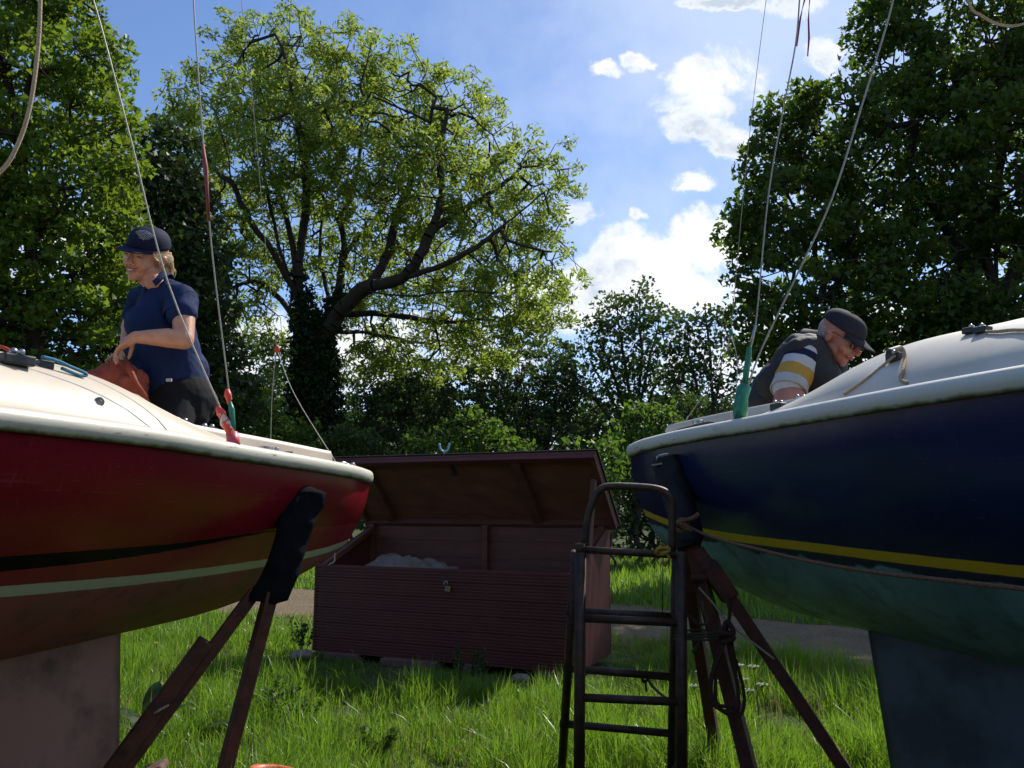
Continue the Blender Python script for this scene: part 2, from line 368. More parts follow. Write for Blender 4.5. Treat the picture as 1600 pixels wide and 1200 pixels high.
# ---------------------------------------------------------------- grass
def blades(name, n, region, hmin, hmax, wid, m, label, seed, accept=None, lean=.5, segs=3):
    rng = np.random.default_rng(seed)
    xy = region(rng, n)
    if accept is not None: xy = xy[accept(xy)]
    n = len(xy)
    rx = xy[:, 0] - BOXF.x; ry = xy[:, 1] - BOXF.y; bu = rx * BOXU.x + ry * BOXU.y; bv = rx * BOXV.x + ry * BOXV.y
    nearbox = np.clip(np.maximum(np.maximum(-bu, bu - BOXW), np.maximum(-bv, bv - BOXD)) / .8, .30, 1)
    # clumpiness drives the height
    cl = np.array([mnoise.noise(Vector((x * 1.6, y * 1.6, seed))) for x, y in xy]) * .5 + .5
    cl2 = np.array([mnoise.noise(Vector((x * 6, y * 6, seed + 5))) for x, y in xy]) * .5 + .5
    h = (hmin + (hmax - hmin) * np.clip((cl - .5) * 2.0 + (cl2 - .5) * 1.5 + .42, 0, 1)) * rng.uniform(.5, 1.2, n) * nearbox
    az = rng.uniform(0, 2 * np.pi, n); ln = rng.uniform(.08, 1, n) ** 1.3 * lean
    tw = rng.uniform(0, 2 * np.pi, n)
    w = wid * rng.uniform(.6, 1.3, n)
    V = np.zeros((n, segs * 2 + 1, 3)); dx, dy = np.cos(az), np.sin(az); sx, sy = np.cos(tw), np.sin(tw)
    for k in range(segs + 1):
        t = k / segs
        cx = xy[:, 0] + dx * h * ln * t * t; cy = xy[:, 1] + dy * h * ln * t * t
        cz = h * (t - .35 * ln * t * t) - .01
        if k < segs:
            ww = w * (1 - t * .75) * .5
            V[:, 2 * k, 0] = cx - sx * ww; V[:, 2 * k, 1] = cy - sy * ww; V[:, 2 * k, 2] = cz
            V[:, 2 * k + 1, 0] = cx + sx * ww; V[:, 2 * k + 1, 1] = cy + sy * ww; V[:, 2 * k + 1, 2] = cz
        else:
            V[:, 2 * k] = np.stack([cx, cy, cz], 1)
    per = segs * 2 + 1
    F = []
    for k in range(segs - 1): F += [(2 * k, 2 * k + 1, 2 * k + 3), (2 * k, 2 * k + 3, 2 * k + 2)]
    F += [(2 * segs - 2, 2 * segs - 1, 2 * segs)]
    F = np.array(F)
    idx = (np.arange(n)[:, None, None] * per + F[None]).reshape(-1, 3)
    rnd = np.repeat(np.clip(rng.random(n) * .7 + cl2 * .3, 0, 1), per)
    o = tri_mesh(name, V.reshape(-1, 3), idx, m, rnd)
    return tag(o, label, 'grass', kind='stuff') if label else o
def tri_mesh(name, V, F, m, rnd=None, parent=None):
    me = bpy.data.meshes.new(name)
    me.vertices.add(len(V)); me.vertices.foreach_set('co', np.asarray(V, dtype=np.float32).ravel())
    k = F.shape[1]
    me.loops.add(F.size); me.loops.foreach_set('vertex_index', F.astype(np.int32).ravel())
    me.polygons.add(len(F)); me.polygons.foreach_set('loop_start', np.arange(0, F.size, k, dtype=np.int32)); me.polygons.foreach_set('loop_total', np.full(len(F), k, dtype=np.int32))
    if rnd is not None:
        at = me.attributes.new('rnd', 'FLOAT', 'POINT'); at.data.foreach_set('value', np.asarray(rnd, dtype=np.float32))
    me.materials.append(m); me.update(calc_edges=True); me.validate()
    o = bpy.data.objects.new(name, me); COL.objects.link(o)
    if parent is not None:
        off = Vector((0, 0, 0)); q = parent
        while q is not None: off += Vector(q.location); q = q.parent
        me.transform(Matrix.Translation(-off)); o.parent = parent
    return o
BOXF = Vector((-1.66, 6.9, 0)); BOXU = Vector((2.16, -.95, 0)).normalized(); BOXV = Vector((-BOXU.y, BOXU.x, 0)); BOXW, BOXD = 2.32, .85
def in_box(xy, pad=.03):
    rx = xy[:, 0] - BOXF.x; ry = xy[:, 1] - BOXF.y
    u = rx * BOXU.x + ry * BOXU.y; v = rx * BOXV.x + ry * BOXV.y
    return (u > -pad) & (u < BOXW + pad) & (v > -pad) & (v < BOXD + pad)
TX = np.array([p[0] for p in TRK]); TY = np.array([p[1] for p in TRK])
def near_side(xy): return (xy[:, 1] < np.interp(xy[:, 0], TX, TY) - 1.35) & ~in_box(xy)
def far_side(xy): return (xy[:, 1] > np.interp(xy[:, 0], TX, TY) + 1.3)
def frust(y0, y1, k=.78, pad=.6, power=1.):
    def f(rng, n):
        y = y0 + (y1 - y0) * rng.random(n) ** power
        return np.stack([(rng.random(n) * 2 - 1) * (y * k + pad), y], 1)
    return f
blades('grass', 190000, frust(3.1, 7.8, .70, .5, 1.25), .03, .30, .0062, M['grass'], 'long bright green grass in the foreground under and between the boats', 3, near_side, .9)
blades('grass', 60000, frust(6.5, 13, .72, .5), .05, .19, .014, M['grass'], 'mown green grass around the shed box up to the near edge of the track', 4, near_side, .8, 2)
blades('grass', 60000, frust(7.5, 19, .75, 1.), .08, .30, .02, M['grass'], 'sunlit verge grass beyond the track in front of the bushes', 5, far_side, .8, 2)
blades('grass', 5200, frust(3.1, 9, .70, .5), .10, .36, .006, M['grass_dry'], 'scattered dry straw coloured stalks among the foreground grass', 6, near_side, 1.0)
def on_track(xy): 
    d = xy[:, 1] - np.interp(xy[:, 0], TX, TY)
    pn = np.array([mnoise.noise(Vector((x * 1.1, y * 2.2, 3.3))) for x, y in xy])
    return (np.abs(d) < 1.75) & ((np.abs(np.abs(d) - .75) > .32) | (pn > .12)) & (pn > -.22)
blades('grass', 26000, frust(5, 15, .75, 1.), .015, .06, .014, M['grass'], 'short sparse grass on the crown and edges of the gravel track', 7, on_track, .8, 2)

# ---------------------------------------------------------------- boats
HS = [0, .25, .5, 1.15, 2.2, 3.1, 4.2, 5.1, 5.6, 5.85]; HB = [.345, .450, .505, .62, .80, .86, .74, .42, .17, .015]
def spline_tab(xs, ys):
    xs = np.array(xs, float); ys = np.array(ys, float); m = np.gradient(ys, xs)
    def f(x):
        x = min(max(x, xs[0]), xs[-1]); i = min(int(np.searchsorted(xs, x, 'right')) - 1, len(xs) - 2)
        h = xs[i + 1] - xs[i]; t = (x - xs[i]) / h
        return float((2 * t ** 3 - 3 * t ** 2 + 1) * ys[i] + (t ** 3 - 2 * t ** 2 + t) * h * m[i] + (-2 * t ** 3 + 3 * t ** 2) * ys[i + 1] + (t ** 3 - t ** 2) * h * m[i + 1])
    return f
hbf = spline_tab(HS, HB)
SEC = [(0, 0), (.2, .075), (.42, .19), (.58, .315), (.72, .45), (.84, .58), (.925, .71), (.975, .84), (1, 1)]
sec_l = spline_tab(range(9), [p[0] for p in SEC]); sec_h = spline_tab(range(9), [p[1] for p in SEC])
class Boat: pass
def hull_paint(name, top, stripe, below, patch, band, brown=None):
    "attribute st = height above the waterline stripe's centre; attribute bk = position inside the tapering dark band"
    m = bpy.data.materials.new(name); m.use_nodes = True
    nt = m.node_tree; N = nt.nodes.new; L = nt.links.new; b = nt.nodes['Principled BSDF']
    at = N('ShaderNodeAttribute'); at.attribute_name = 'st'
    bk = N('ShaderNodeAttribute'); bk.attribute_name = 'bk'
    tc = N('ShaderNodeTexCoord')
    def noise(scale, st=(1, 1, 1), det=8):
        mp = N('ShaderNodeMapping'); mp.inputs['Scale'].default_value = st; L(tc.outputs['Object'], mp.inputs[0])
        n = N('ShaderNodeTexNoise'); n.inputs['Scale'].default_value = scale; n.inputs['Detail'].default_value = det; n.inputs['Roughness'].default_value = .62; L(mp.outputs[0], n.inputs['Vector']); return n.outputs['Fac']
    def mr(v, lo, hi):
        r = N('ShaderNodeMapRange'); L(v, r.inputs[0]); r.inputs[1].default_value = lo; r.inputs[2].default_value = hi; return r.outputs[0]
    def mx(f, a, c):
        x = N('ShaderNodeMix'); x.data_type = 'RGBA'; L(f, x.inputs[0])
        for i, q in ((6, a), (7, c)):
            if isinstance(q, tuple): x.inputs[i].default_value = (*q, 1)
            else: L(q, x.inputs[i])
        return x.outputs[2]
    def add(a, c, op='ADD'):
        x = N('ShaderNodeMath'); x.operation = op
        for i, q in enumerate((a, c)):
            if isinstance(q, (int, float)): x.inputs[i].default_value = q
            else: L(q, x.inputs[i])
        return x.outputs[0]
    topc = mx(mr(noise(1.6), .35, .7), top, tuple(c * .62 for c in top))
    scr = noise(9, (.35, .35, 9), 10)
    topc = mx(add(mr(scr, .62, .70), .30, 'MULTIPLY'), topc, tuple(min(1, c * 1.4 + .04) for c in top))
    fine = noise(30, (.5, .5, 14), 12)
    topc = mx(add(mr(fine, .66, .69), .6, 'MULTIPLY'), topc, tuple(min(1, c * 1.4 + .10) for c in top))
    drip = noise(16, (3, 3, .22), 6)
    topc = mx(add(mr(drip, .60, .74), .25, 'MULTIPLY'), topc, tuple(min(1, c * 1.2 + .05) for c in top))
    if brown: topc = mx(mr(bk.outputs['Fac'], .02, -.02), topc, brown)
    belc = mx(mr(noise(2.6, (1, 1, 1.6)), .42, .62), below, patch)
    belc = mx(mr(noise(11, (1, 1, .5)), .50, .72), belc, tuple(c * .55 for c in below))
    st = add(at.outputs['Fac'], add(add(noise(14), .5, 'SUBTRACT'), .006, 'MULTIPLY'))
    hw = .018
    c = mx(mr(st, -hw - .001, -hw + .001), belc, stripe)
    if not brown:   # ragged band of old topside paint under the stripe
        rag = add(st, add(add(noise(5, (1, 1, .4)), .5, 'SUBTRACT'), .13, 'MULTIPLY'))
        c0 = mx(mr(rag, -.055, -.045), belc, tuple(q * .55 + .01 for q in top))
        c = mx(mr(st, -hw - .001, -hw + .001), c0, stripe)
    c = mx(mr(st, hw - .001, hw + .001), c, topc)
    if band:
        inb = N('ShaderNodeMath'); inb.operation = 'COMPARE'; L(bk.outputs['Fac'], inb.inputs[0]); inb.inputs[1].default_value = .5; inb.inputs[2].default_value = .5
        c = mx(inb.outputs[0], c, band)
        sp_ = N('ShaderNodeMapRange'); L(inb.outputs[0], sp_.inputs[0]); sp_.inputs[3].default_value = .38; sp_.inputs[4].default_value = .08
    L(c, b.inputs['Base Color'])
    isb = mr(st, -hw - .01, -hw)
    rg = N('ShaderNodeMapRange'); L(isb, rg.inputs[0]); rg.inputs[3].default_value = .62; rg.inputs[4].default_value = .24; L(rg.outputs[0], b.inputs['Roughness']); b.inputs['Specular IOR Level'].default_value = .38
    if band: L(sp_.outputs[0], b.inputs['Specular IOR Level'])
    b.inputs['Coat Weight'].default_value = .0; b.inputs['Coat Roughness'].default_value = .1
    bp = N('ShaderNodeBump'); bp.inputs['Strength'].default_value = .12; bp.inputs['Distance'].default_value = .01; L(noise(7, (1, 1, 1), 4), bp.inputs['Height']); L(bp.outputs[0], b.inputs['Normal'])
    return m

def make_boat(B):
    C0, D, Nn = Vector((*B.c0, 0)), Vector((*B.d, 0)), Vector((*B.n, 0))
    zg, zk = spline_tab(*B.zg), spline_tab(*B.zk)
    def P(s, l, z): return C0 + D * s + Nn * l + Vector((0, 0, z))
    B.P, B.zgf, B.zkf = P, zg, zk
    def rake(s, z): return -.03 * (z - 1.2) if s < .01 else 0
    def hp(s, t, side=1):       # hull point; t 0..8 from keel to gunwale
        z = lerp(zk(s), zg(s), sec_h(t)); return P(s, side * hbf(s) * sec_l(t) ** (1 - .30 * max(0, 1 - s / .7)), z)
    B.hp = hp
    root = thing(B.name, B.label, 'sailing boat', P(2.4, 0, 0)); B.root = root
    S = [0, .04, .1, .18] + [.28 + .125 * i for i in range(43)] + [5.75, 5.85]
    S = [s for s in S if s <= 5.85]
    zs, zb, th = spline_tab(*B.stripe), spline_tab(*B.bandz), spline_tab(*B.bandt)
    m = MB(); rows = []; st = []; bk = []
    T = [8 * i / 44 for i in range(45)]
    for s in S:
        row = [hp(s, t, -1) for t in reversed(T)] + [hp(s, t, 1) for t in T[1:]]
        rows.append(row)
        for p in row: st.append(p.z - zs(s)); bk.append((p.z - zb(s)) / max(th(s), .001))
    m.grid(rows)
    # transom
    o = len(m.v); row = rows[0]; n = len(row)
    m.v += [tuple(p) for p in row]; st += [p.z - zs(0) for p in row]; bk += [5.] * n
    for i in range(n // 2):
        a, c = o + i, o + n - 1 - i
        if i + 1 < n // 2: m.f.append((a, a + 1, c - 1, c))
        else: m.f.append((a, a + 1, c))
        m.mi.append(0)
    m.a = {'st': st, 'bk': bk}
    m.build('hull', B.paint, root, smooth=True)
    # moulded rim that caps the hull to deck joint
    m = MB()
    prof = [(-.03, -.032), (.012, -.034), (.024, -.022), (.030, 0), (.024, .020), (.008, .031), (-.03, .034)]
    path = [(s, 1) for s in S] + [(s, -1) for s in reversed(S[:-1])]
    pts = [P(s, sd_ * hbf(s), zg(s)) for s, sd_ in path]; rows = []
    N_ = len(pts)
    for i, p in enumerate(pts):
        t = (pts[(i + 1) % N_] - pts[i - 1]); t.z = 0; t.normalize(); out = Vector((t.y, -t.x, 0))
        ctr = P(2.6, 0, p.z)
        if out.dot(p - ctr) < 0: out = -out
        rows.append([p + out * a + Vector((0, 0, c)) for a, c in prof])
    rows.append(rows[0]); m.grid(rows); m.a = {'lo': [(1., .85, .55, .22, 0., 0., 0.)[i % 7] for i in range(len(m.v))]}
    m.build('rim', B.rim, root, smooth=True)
    # deck with cockpit opening, cabin trunk
    HDs, HDv = B.dome
    hd = spline_tab(HDs, HDv)
    CK0, CK1, CW = .27, 1.28, .30
    def deck_z(s, l):
        hb = max(hbf(s), .02); w = max(hb - .15, .01); z = zg(s) + .030 + .02 * (1 - (l / hb) ** 2)
        if abs(l) < w and s > .4: z += max(hd(s), 0) * (1 - abs(l / w) ** 2.5) ** .7
        return z
    B.deck_z = deck_z
    m = MB(); NL = 48; ids = {}
    DS = [.02 + .05 * i for i in range(117)]
    for i, s in enumerate(DS):
        hb = hbf(s) - .02
        for j in range(NL + 1):
            # cluster columns towards the trunk's shoulder
            x = -1 + 2 * j / NL; l = hb * x
            ids[i, j] = len(m.v); m.v.append(tuple(P(s, l, deck_z(s, l))))
    for i in range(len(DS) - 1):
        for j in range(NL):
            sc, lc = (DS[i] + DS[i + 1]) / 2, (hbf(DS[i]) - .02) * (-1 + 2 * (j + .5) / NL)
            if CK0 < sc < CK1 and abs(lc) < CW - .01: continue
            m.f.append((ids[i, j], ids[i, j + 1], ids[i + 1, j + 1], ids[i + 1, j])); m.mi.append(0)
    dk = m.build('deck', B.deckm, root, smooth=True)
    # side deck recess panel
    m = MB(); rows = []
    for i in range(36):
        s = 1.62 + i * .058
        rows.append([P(s, hbf(s) - .15 + a, zg(s) + .030 + .02 * (1 - ((hbf(s) - .15 + a) / hbf(s)) ** 2) + c) for a, c in ((-.004, .010), (.004, .016), (.012, .012), (.018, .004), (.112, .004), (.118, -.008))])
    m.grid(rows); m.build('side_deck_panel', B.panel, dk, smooth=True)
    # cockpit well and coaming
    m = MB()
    cz = lambda s: zg(s) + .030 + lerp(.075, .10, min(1, max(0, (s - .3) / .9)))
    loop = []
    for s in np.linspace(CK0 + .02, CK1 + .05, 20): loop.append((s, CW))
    for l in np.linspace(CW, -CW, 12)[1:-1]: loop.append((CK1 + .05 + .04 * (1 - (l / CW) ** 2), l))
    for s in np.linspace(CK1 + .05, CK0 + .02, 20): loop.append((s, -CW))
    for l in np.linspace(-CW, CW, 12)[1:-1]: loop.append((CK0 + .02 - .05 * (1 - (abs(l) / CW) ** 3), l))
    cen = Vector((.8, 0, 0)); rows = []
    for s, l in loop:
        o_ = Vector((s - .8, l * 1.6, 0)).normalized(); top = max(cz(s), 0)
        if s > .75: top = max(cz(s), deck_z(s, CW + .03) + .012) if abs(l) > CW - .01 else max(cz(s), deck_z(s, l) + .012)
        q = lambda e, z: P(s + o_.x * e, l + o_.y * e, z)
        a = P(s, l, 0); mid = lambda k, z: P(.8 + (s - .8) * (.94 if k < 1 else 1), l * k, z)
        rows.append([q(.030, zg(s) + .02), q(.026, top - .02), q(.018, top), q(.002, top), q(-.006, top - .015), q(-.01, 1.235), mid(.5, 1.22), mid(.45, 1.0)])
    rows.append(rows[0]); m.grid(rows)
    m.build('coaming', B.deckm, root, smooth=True)
    m = MB(); m.add([P(CK0 + .02, -CW * .5, 1.0), P(CK0 + .02, CW * .5, 1.0), P(CK1 + .08, CW * .5, 1.0), P(CK1 + .08, -CW * .5, 1.0)], [(0, 1, 2, 3)]); m.build('cockpit_sole', B.deckm, root)
    # keel
    m = MB(); rows = []
    for k in range(13):
        t = k / 12; z = lerp(zk(1.3) + .10, .10, t); s0 = lerp(*B.keel_te, t); s1 = lerp(3.3, 3.0, t)
        th_ = lerp(.075, .05, t); ring = []
        for i in range(20):
            a = 2 * math.pi * i / 20; u = .5 - .5 * math.cos(a); y = th_ * (2.6 * math.sqrt(max(u, 0)) * (1 - u) * .62 + .08 * (1 - abs(2 * u - 1))) * (1 if math.sin(a) >= 0 else -1)
            ring.append(P(lerp(s1, s0, u), y, z + (0.06 * (1 - u) if t == 0 else 0)))
        rows.append(ring)
    m.grid(rows, True); m.f.append(tuple(range(len(m.v) - 20, len(m.v)))); m.mi.append(0)
    m.build('keel', B.keelm, root, smooth=True)
    # mast stepped on the cabin, standing clear of the picture
    m = MB(); m.tube([P(B.mast_s, 0, deck_z(B.mast_s, 0) - .02), P(B.mast_s, 0, 7.4)], .04, 12); m.build('mast', M['steel'], root, smooth=True)
    return root

red = Boat(); red.name = 'sailing_boat'; red.label = 'red sailing boat with cream deck standing on its keel left of the shed box'
red.c0, red.d, red.n = (-1.055, 4.415), (-.47, -.88), (.88, -.47)
red.zg = ([0, .6, 1.2, 1.6, 1.9, 2.4, 3.5, 5, 5.85], [1.399, 1.43, 1.455, 1.474, 1.479, 1.485, 1.52, 1.60, 1.66])
red.zk = ([0, .25, .6, 1.2, 2, 3, 4.5, 5.4, 5.85], [.96, .865, .785, .73, .68, .66, .78, 1.15, 1.6])
red.stripe = ([0, .5, 1.2, 2.2, 4, 5.85], [1.055, 1.01, .985, 1.0, 1.02, 1.08])
red.bandz = ([0, .7, 1.5, 2.4, 5.85], [1.16, 1.145, 1.075, 1.055, 1.08]); red.bandt = ([0, .75, 1.2, 1.7, 2.2, 5.85], [0.001, .004, .020, .042, .046, .05])
red.dome = ([.4, .8, 1.1, 1.5, 2, 2.5, 3.2, 4, 4.7, 5.8], [0, .034, .10, .225, .26, .28, .29, .2, .0, 0])
red.paint = hull_paint('glossy red hull paint', (.22, .008, .015), (.50, .50, .40), (.30, .075, .085), (.20, .085, .07), (.007, .006, .009), (.25, .020, .034))
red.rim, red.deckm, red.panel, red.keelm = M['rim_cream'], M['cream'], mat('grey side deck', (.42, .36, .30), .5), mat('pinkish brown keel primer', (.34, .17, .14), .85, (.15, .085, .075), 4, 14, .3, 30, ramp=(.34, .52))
red.keel_te = (1.17, 1.12); red.mast_s = 2.3
make_boat(red)
blue = Boat(); blue.name = 'sailing_boat'; blue.label = 'dark blue sailing boat with white deck and green bottom right of the ladder'
blue.c0, blue.d, blue.n = (.93, 4.415), (.47, -.88), (-.88, -.47)
blue.zg = ([0, .6, 1.2, 2, 2.5, 3.5, 5, 5.85], [1.535, 1.556, 1.562, 1.570, 1.573, 1.60, 1.68, 1.74])
blue.zk = ([0, .25, .6, 1.2, 2, 3, 4.5, 5.4, 5.85], [1.0, .90, .80, .735, .68, .66, .78, 1.15, 1.65])
blue.stripe = ([0, .5, 1.4, 2.2, 4, 5.85], [1.215, 1.14, 1.09, 1.065, 1.08, 1.14])
blue.bandz = ([0, 5.85], [3, 3]); blue.bandt = ([0, 5.85], [.01, .01])
blue.dome = ([.4, .8, 1.1, 1.5, 2, 2.5, 3.2, 4, 4.7, 5.8], [0, .032, .10, .235, .25, .25, .25, .18, .0, 0])
blue.paint = hull_paint('glossy navy hull paint', (.013, .024, .080), (.66, .43, .03), (.11, .21, .23), (.17, .32, .33), None)
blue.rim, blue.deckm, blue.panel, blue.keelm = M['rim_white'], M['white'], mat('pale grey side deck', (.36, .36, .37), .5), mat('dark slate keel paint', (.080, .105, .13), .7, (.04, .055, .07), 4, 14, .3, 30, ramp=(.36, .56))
blue.keel_te = (1.13, 1.22); blue.mast_s = 2.3
make_boat(blue)
# ---------------------------------------------------------------- deck hardware and rigging of the two boats
def on_deck(B, px, s, side=None):
    "deck point at station s that shows at photo column px"
    best = None
    for l in np.linspace(-hbf(s), hbf(s), 60):
        p = B.P(s, float(l), B.deck_z(s, float(l))); q = p.z - EYE; x = 800 + FOC * p.x / (p.y * CP + q * SP)
        if best is None or abs(x - px) < best[0]: best = (abs(x - px), p, float(l))
    return best[1], best[2]
def axes(B): return (-Vector((*B.d, 0)), Vector((*B.n, 0)), Vector((0, 0, 1)))
def cleat(B, s, l, dz=0, name='jam_cleat', k=1.):
    A = axes(B); p = B.P(s, l, B.deck_z(s, l) + dz); r = B.root
    m = MB(); m.box(p + Vector((0, 0, .006)), .075 * k, .034 * k, .012, A)
    c = m.build(name, M['steel'], r, bevel=.003)
    m = MB()
    for sg in (-1, 1): m.tube([p + A[0] * (.018 * k * sg) + Vector((0, 0, .012)), p + A[0] * (.018 * k * sg) + Vector((0, 0, .036 * k))], .015 * k, 10)
    m.build('cam', M['black'], c, bevel=.002)
    m = MB()
    for sg in (-1, 1): m.ball(p + A[0] * (.018 * k * sg) + Vector((0, 0, .040 * k)), .007 * k)
    m.build('screw', M['steel'], c, smooth=True)
    return p
def fairlead(B, p, A, r=.018, name='fairlead'):
    m = MB(); pts = [p + A[0] * (r * math.cos(a)) + Vector((0, 0, .004 + r * 1.4 * math.sin(a))) for a in np.linspace(0, math.pi, 10)]
    m.tube(pts, .005, 6); m.box(p + Vector((0, 0, .003)), r * 3, .02, .006, A); return m.build(name, M['steel'], B.root, smooth=False)
def wire(B, name, pix, r, m, end=None, start=None):
    pts = [W(*p) for p in pix]
    if start is not None: pts = [start] + pts
    sp = smooth_pts(pts, 5)
    if end is not None: sp.append(end)
    b = MB(); b.tube(sp, r, 6); return b.build(name, m, B.root, smooth=True)
A = axes(red)
CR = red.P(1.15, .52, red.deck_z(1.15, .52)); 
masth = red.P(red.mast_s, 0, 7.3)
# two shrouds come down to one taped chainplate
base = W(368, 694, 3.08)
w1 = wire(red, 'shroud', [(352, 655, 3.08), (262, 440, 3.02), (205, 220, 2.95), (163, 60, 2.9), (143, -10, 2.88)], .0030, M['wire'], masth, base)
w2 = wire(red, 'shroud', [(361, 655, 3.08), (357, 605, 3.08), (332, 400, 3.02), (318, 230, 2.95), (306, 60, 2.9), (301, -20, 2.88)], .0028, M['wire'], masth, base)
m = MB(); m.tube([W(366, 700, 3.08), W(362, 676, 3.08)], [.026, .022], 10); m.build('tape_wrap', M['tape_pink'], w1, smooth=True)
m = MB(); q = [W(362, 678, 3.075), W(356, 668, 3.07), W(352, 660, 3.07), W(349, 652, 3.07), W(345, 645, 3.07), W(340, 636, 3.07)]
m.tube(q, [.018, .016, .021, .014, .017, .009], 9); m.build('tape_wrap', M['tape_red'], w1, smooth=True)
m = MB(); m.tube([W(355, 608, 3.08), W(356, 617, 3.08), W(358, 624, 3.08), W(357, 632, 3.08)], [.008, .015, .012, .004], 8); m.build('tape_wrap', M['tape_red'], w2, smooth=True)
m = MB(); m.tube([W(359, 628, 3.08), W(362, 640, 3.08), W(364, 662, 3.08), W(366, 680, 3.08)], [.007, .012, .010, .006], 8); m.build('turnbuckle', M['tape_green'], w2, smooth=True)
m = MB(); m.tube([W(317, 226, 2.95), W(321, 262, 2.95), W(323, 290, 2.95), W(326, 345, 2.95)], [.005, .010, .007, .006], 7); m.build('telltale', mat('faded red tape', (.30, .05, .06), .7, (.2, .03, .03), 60), w2, smooth=True)
ap = W(432, 545, 4.35)
bs = wire(red, 'backstay', [(424, 470, 4.2), (411, 340, 4.0), (398, 190, 3.8), (377, 0, 3.5)], .0016, M['wire'], masth, ap)
rope('bridle_wire', [ap, W(462, 620, 4.3), red.P(.03, .18, 1.43)], .0022, M['wire'], red.root)
rope('bridle_wire', [ap, W(425, 620, 4.45), red.P(.03, -.34, 1.43)], .0022, M['wire'], red.root)
m = MB(); m.ball(W(433, 546, 4.35), .016, .012, .022); m.build('tape_wrap', M['tape_red'], bs, smooth=True)
rope('halyard', [W(66, -160, 2.3), W(63, 0, 2.3), W(59, 80, 2.3), W(47, 165, 2.3), W(28, 225, 2.3), W(0, 268, 2.3), W(-60, 300, 2.3), W(-160, 240, 2.3), W(-220, 0, 2.3)], .0062, M['pale_rope'], red.root, 8)
# mainsheet track with blocks on the side deck
def deck_px(px, py, Y): return W(px, py, Y)
a, c = W(392, 702, 3.42), W(475, 722, 3.80)
m = MB(); m.beam(a, c, .030, .012); tr = m.build('sheet_track', M['black'], red.root, bevel=.002)
m = MB(); mid = lerp(a, c, .25) + Vector((0, 0, .018)); m.tube([mid - Vector((0, 0, .012)), mid + Vector((0, 0, .010))], .032, 14); m.build('block', M['steel'], tr, bevel=.003)
m = MB(); m.tube([lerp(a, c, .45) + Vector((0, 0, .006)), lerp(a, c, .45) + Vector((0, 0, .036))], [.016, .010], 10); m.build('shackle_eye', M['steel'], tr, bevel=.003)
m = MB(); q = lerp(a, c, .68); m.tube([q, q + Vector((0, 0, .03))], [.009, .022], 8); m.build('cleat_horn', M['black'], tr)
m = MB(); m.beam(lerp(a, c, .3) + Vector((0, 0, .02)), lerp(a, c, .9) + Vector((0, 0, .012)), .012, .008); m.build('lever', M['steel'], tr, bevel=.002)
m = MB()
for i, (px, py, Y) in enumerate(((545, 731, 4.15), (556, 735, 4.2), (566, 738, 4.2))):
    p = W(px, py, Y); pts = [p + A[0] * (.014 * math.cos(t)) + Vector((0, 0, .012 * math.sin(t) + .006)) for t in np.linspace(-.5, 3.6, 9)]; m.tube(pts, .004, 6)
m.tube(smooth_pts([W(528, 727, 4.1), W(536, 723, 4.12), W(545, 727, 4.15), W(552, 725, 4.15), W(558, 735, 4.2)], 5), .008, 6)
m.build('stern_shackle', M['steel'], red.root, smooth=True)
for (s, l) in ((1.02, .21), (.90, .28)): pass
for (px, py, Y, k) in ((283, 662, 3.55, 1.0), (325, 672, 3.45, 1.1)):
    p = W(px, py, Y); m = MB(); m.box(p, .075 * k, .04, .022, A); bb = m.build('jam_cleat', M['black'], red.root, bevel=.005)
    m = MB(); m.ball(p + A[0] * .02 + Vector((0, 0, .016)), .012); m.ball(p - A[0] * .02 + Vector((0, 0, .016)), .012); m.build('cam', M['steel'], bb, smooth=True)
# cabin top: keel bolt cap, cleats, cords
def dome_hit(B, px, py):
    "first point of the deck surface on the ray through a photo pixel"
    o = Vector((0, 0, EYE)); d = (W(px, py, 1.) - o)
    for t in np.linspace(1.2, 4.8, 1400):
        p = o + d * t; r = p - B.P(0, 0, 0); s = r.dot(Vector((*B.d, 0))) / Vector((*B.d, 0)).length_squared; l = r.dot(Vector((*B.n, 0))) / Vector((*B.n, 0)).length_squared
        if 0 < s < 5.5 and abs(l) < hbf(s) and p.z < B.deck_z(s, l): return p, s, l
    return o + d * 3, 1, 0
p, s, l = dome_hit(red, 155, 628)
nrm = (Vector((0, 0, EYE)) - p).normalized()
m = MB(); m.tube([p - nrm * .004, p + nrm * .008], .017, 14); m.tube([p + nrm * .006, p + nrm * .014], .009, 10); m.build('drain_fitting', M['steel'], red.root, bevel=.002)
for (px, py) in ((236, 690),):
    p, s, l = dome_hit(red, px, py - 8); fairlead(red, p, A, .012)
p, s, l = dome_hit(red, 30, 578); p = red.P(s, l - .02, red.deck_z(s, l - .02))
m = MB(); m.box(p + Vector((0, 0, .02)), .10, .05, .034, A); bb = m.build('jam_cleat', M['black'], red.root, bevel=.006)
m = MB(); m.ball(p + Vector((-.012, 0, .047)), .013); m.ball(p + Vector((.014, 0, .045)), .011); m.build('cam', M['steel'], bb, smooth=True)
p2 = p + A[0] * .0
m = MB(); m.tube(smooth_pts([p + Vector((-.16, 0, .0)), p + Vector((-.12, 0, .055)), p + Vector((-.05, 0, .062)), p + Vector((.0, 0, .03))], 6), .006, 6); m.build('control_line', M['red_rope'], red.root, smooth=True)
m = MB(); m.box(p + Vector((-.10, .02, .028)), .12, .015, .03); m.build('striped_line', mat('red white flecked line', (.5, .5, .5), .8, (.4, .04, .03), 150, ramp=(.45, .5)), red.root, bevel=.006)
p, s, l = dome_hit(red, 90, 586); p = red.P(s, l - .03, red.deck_z(s, l - .03))
m = MB(); m.box(p + Vector((-.03, 0, .018)), .05, .04, .03, A); m.build('jam_cleat', M['black'], red.root, bevel=.005)
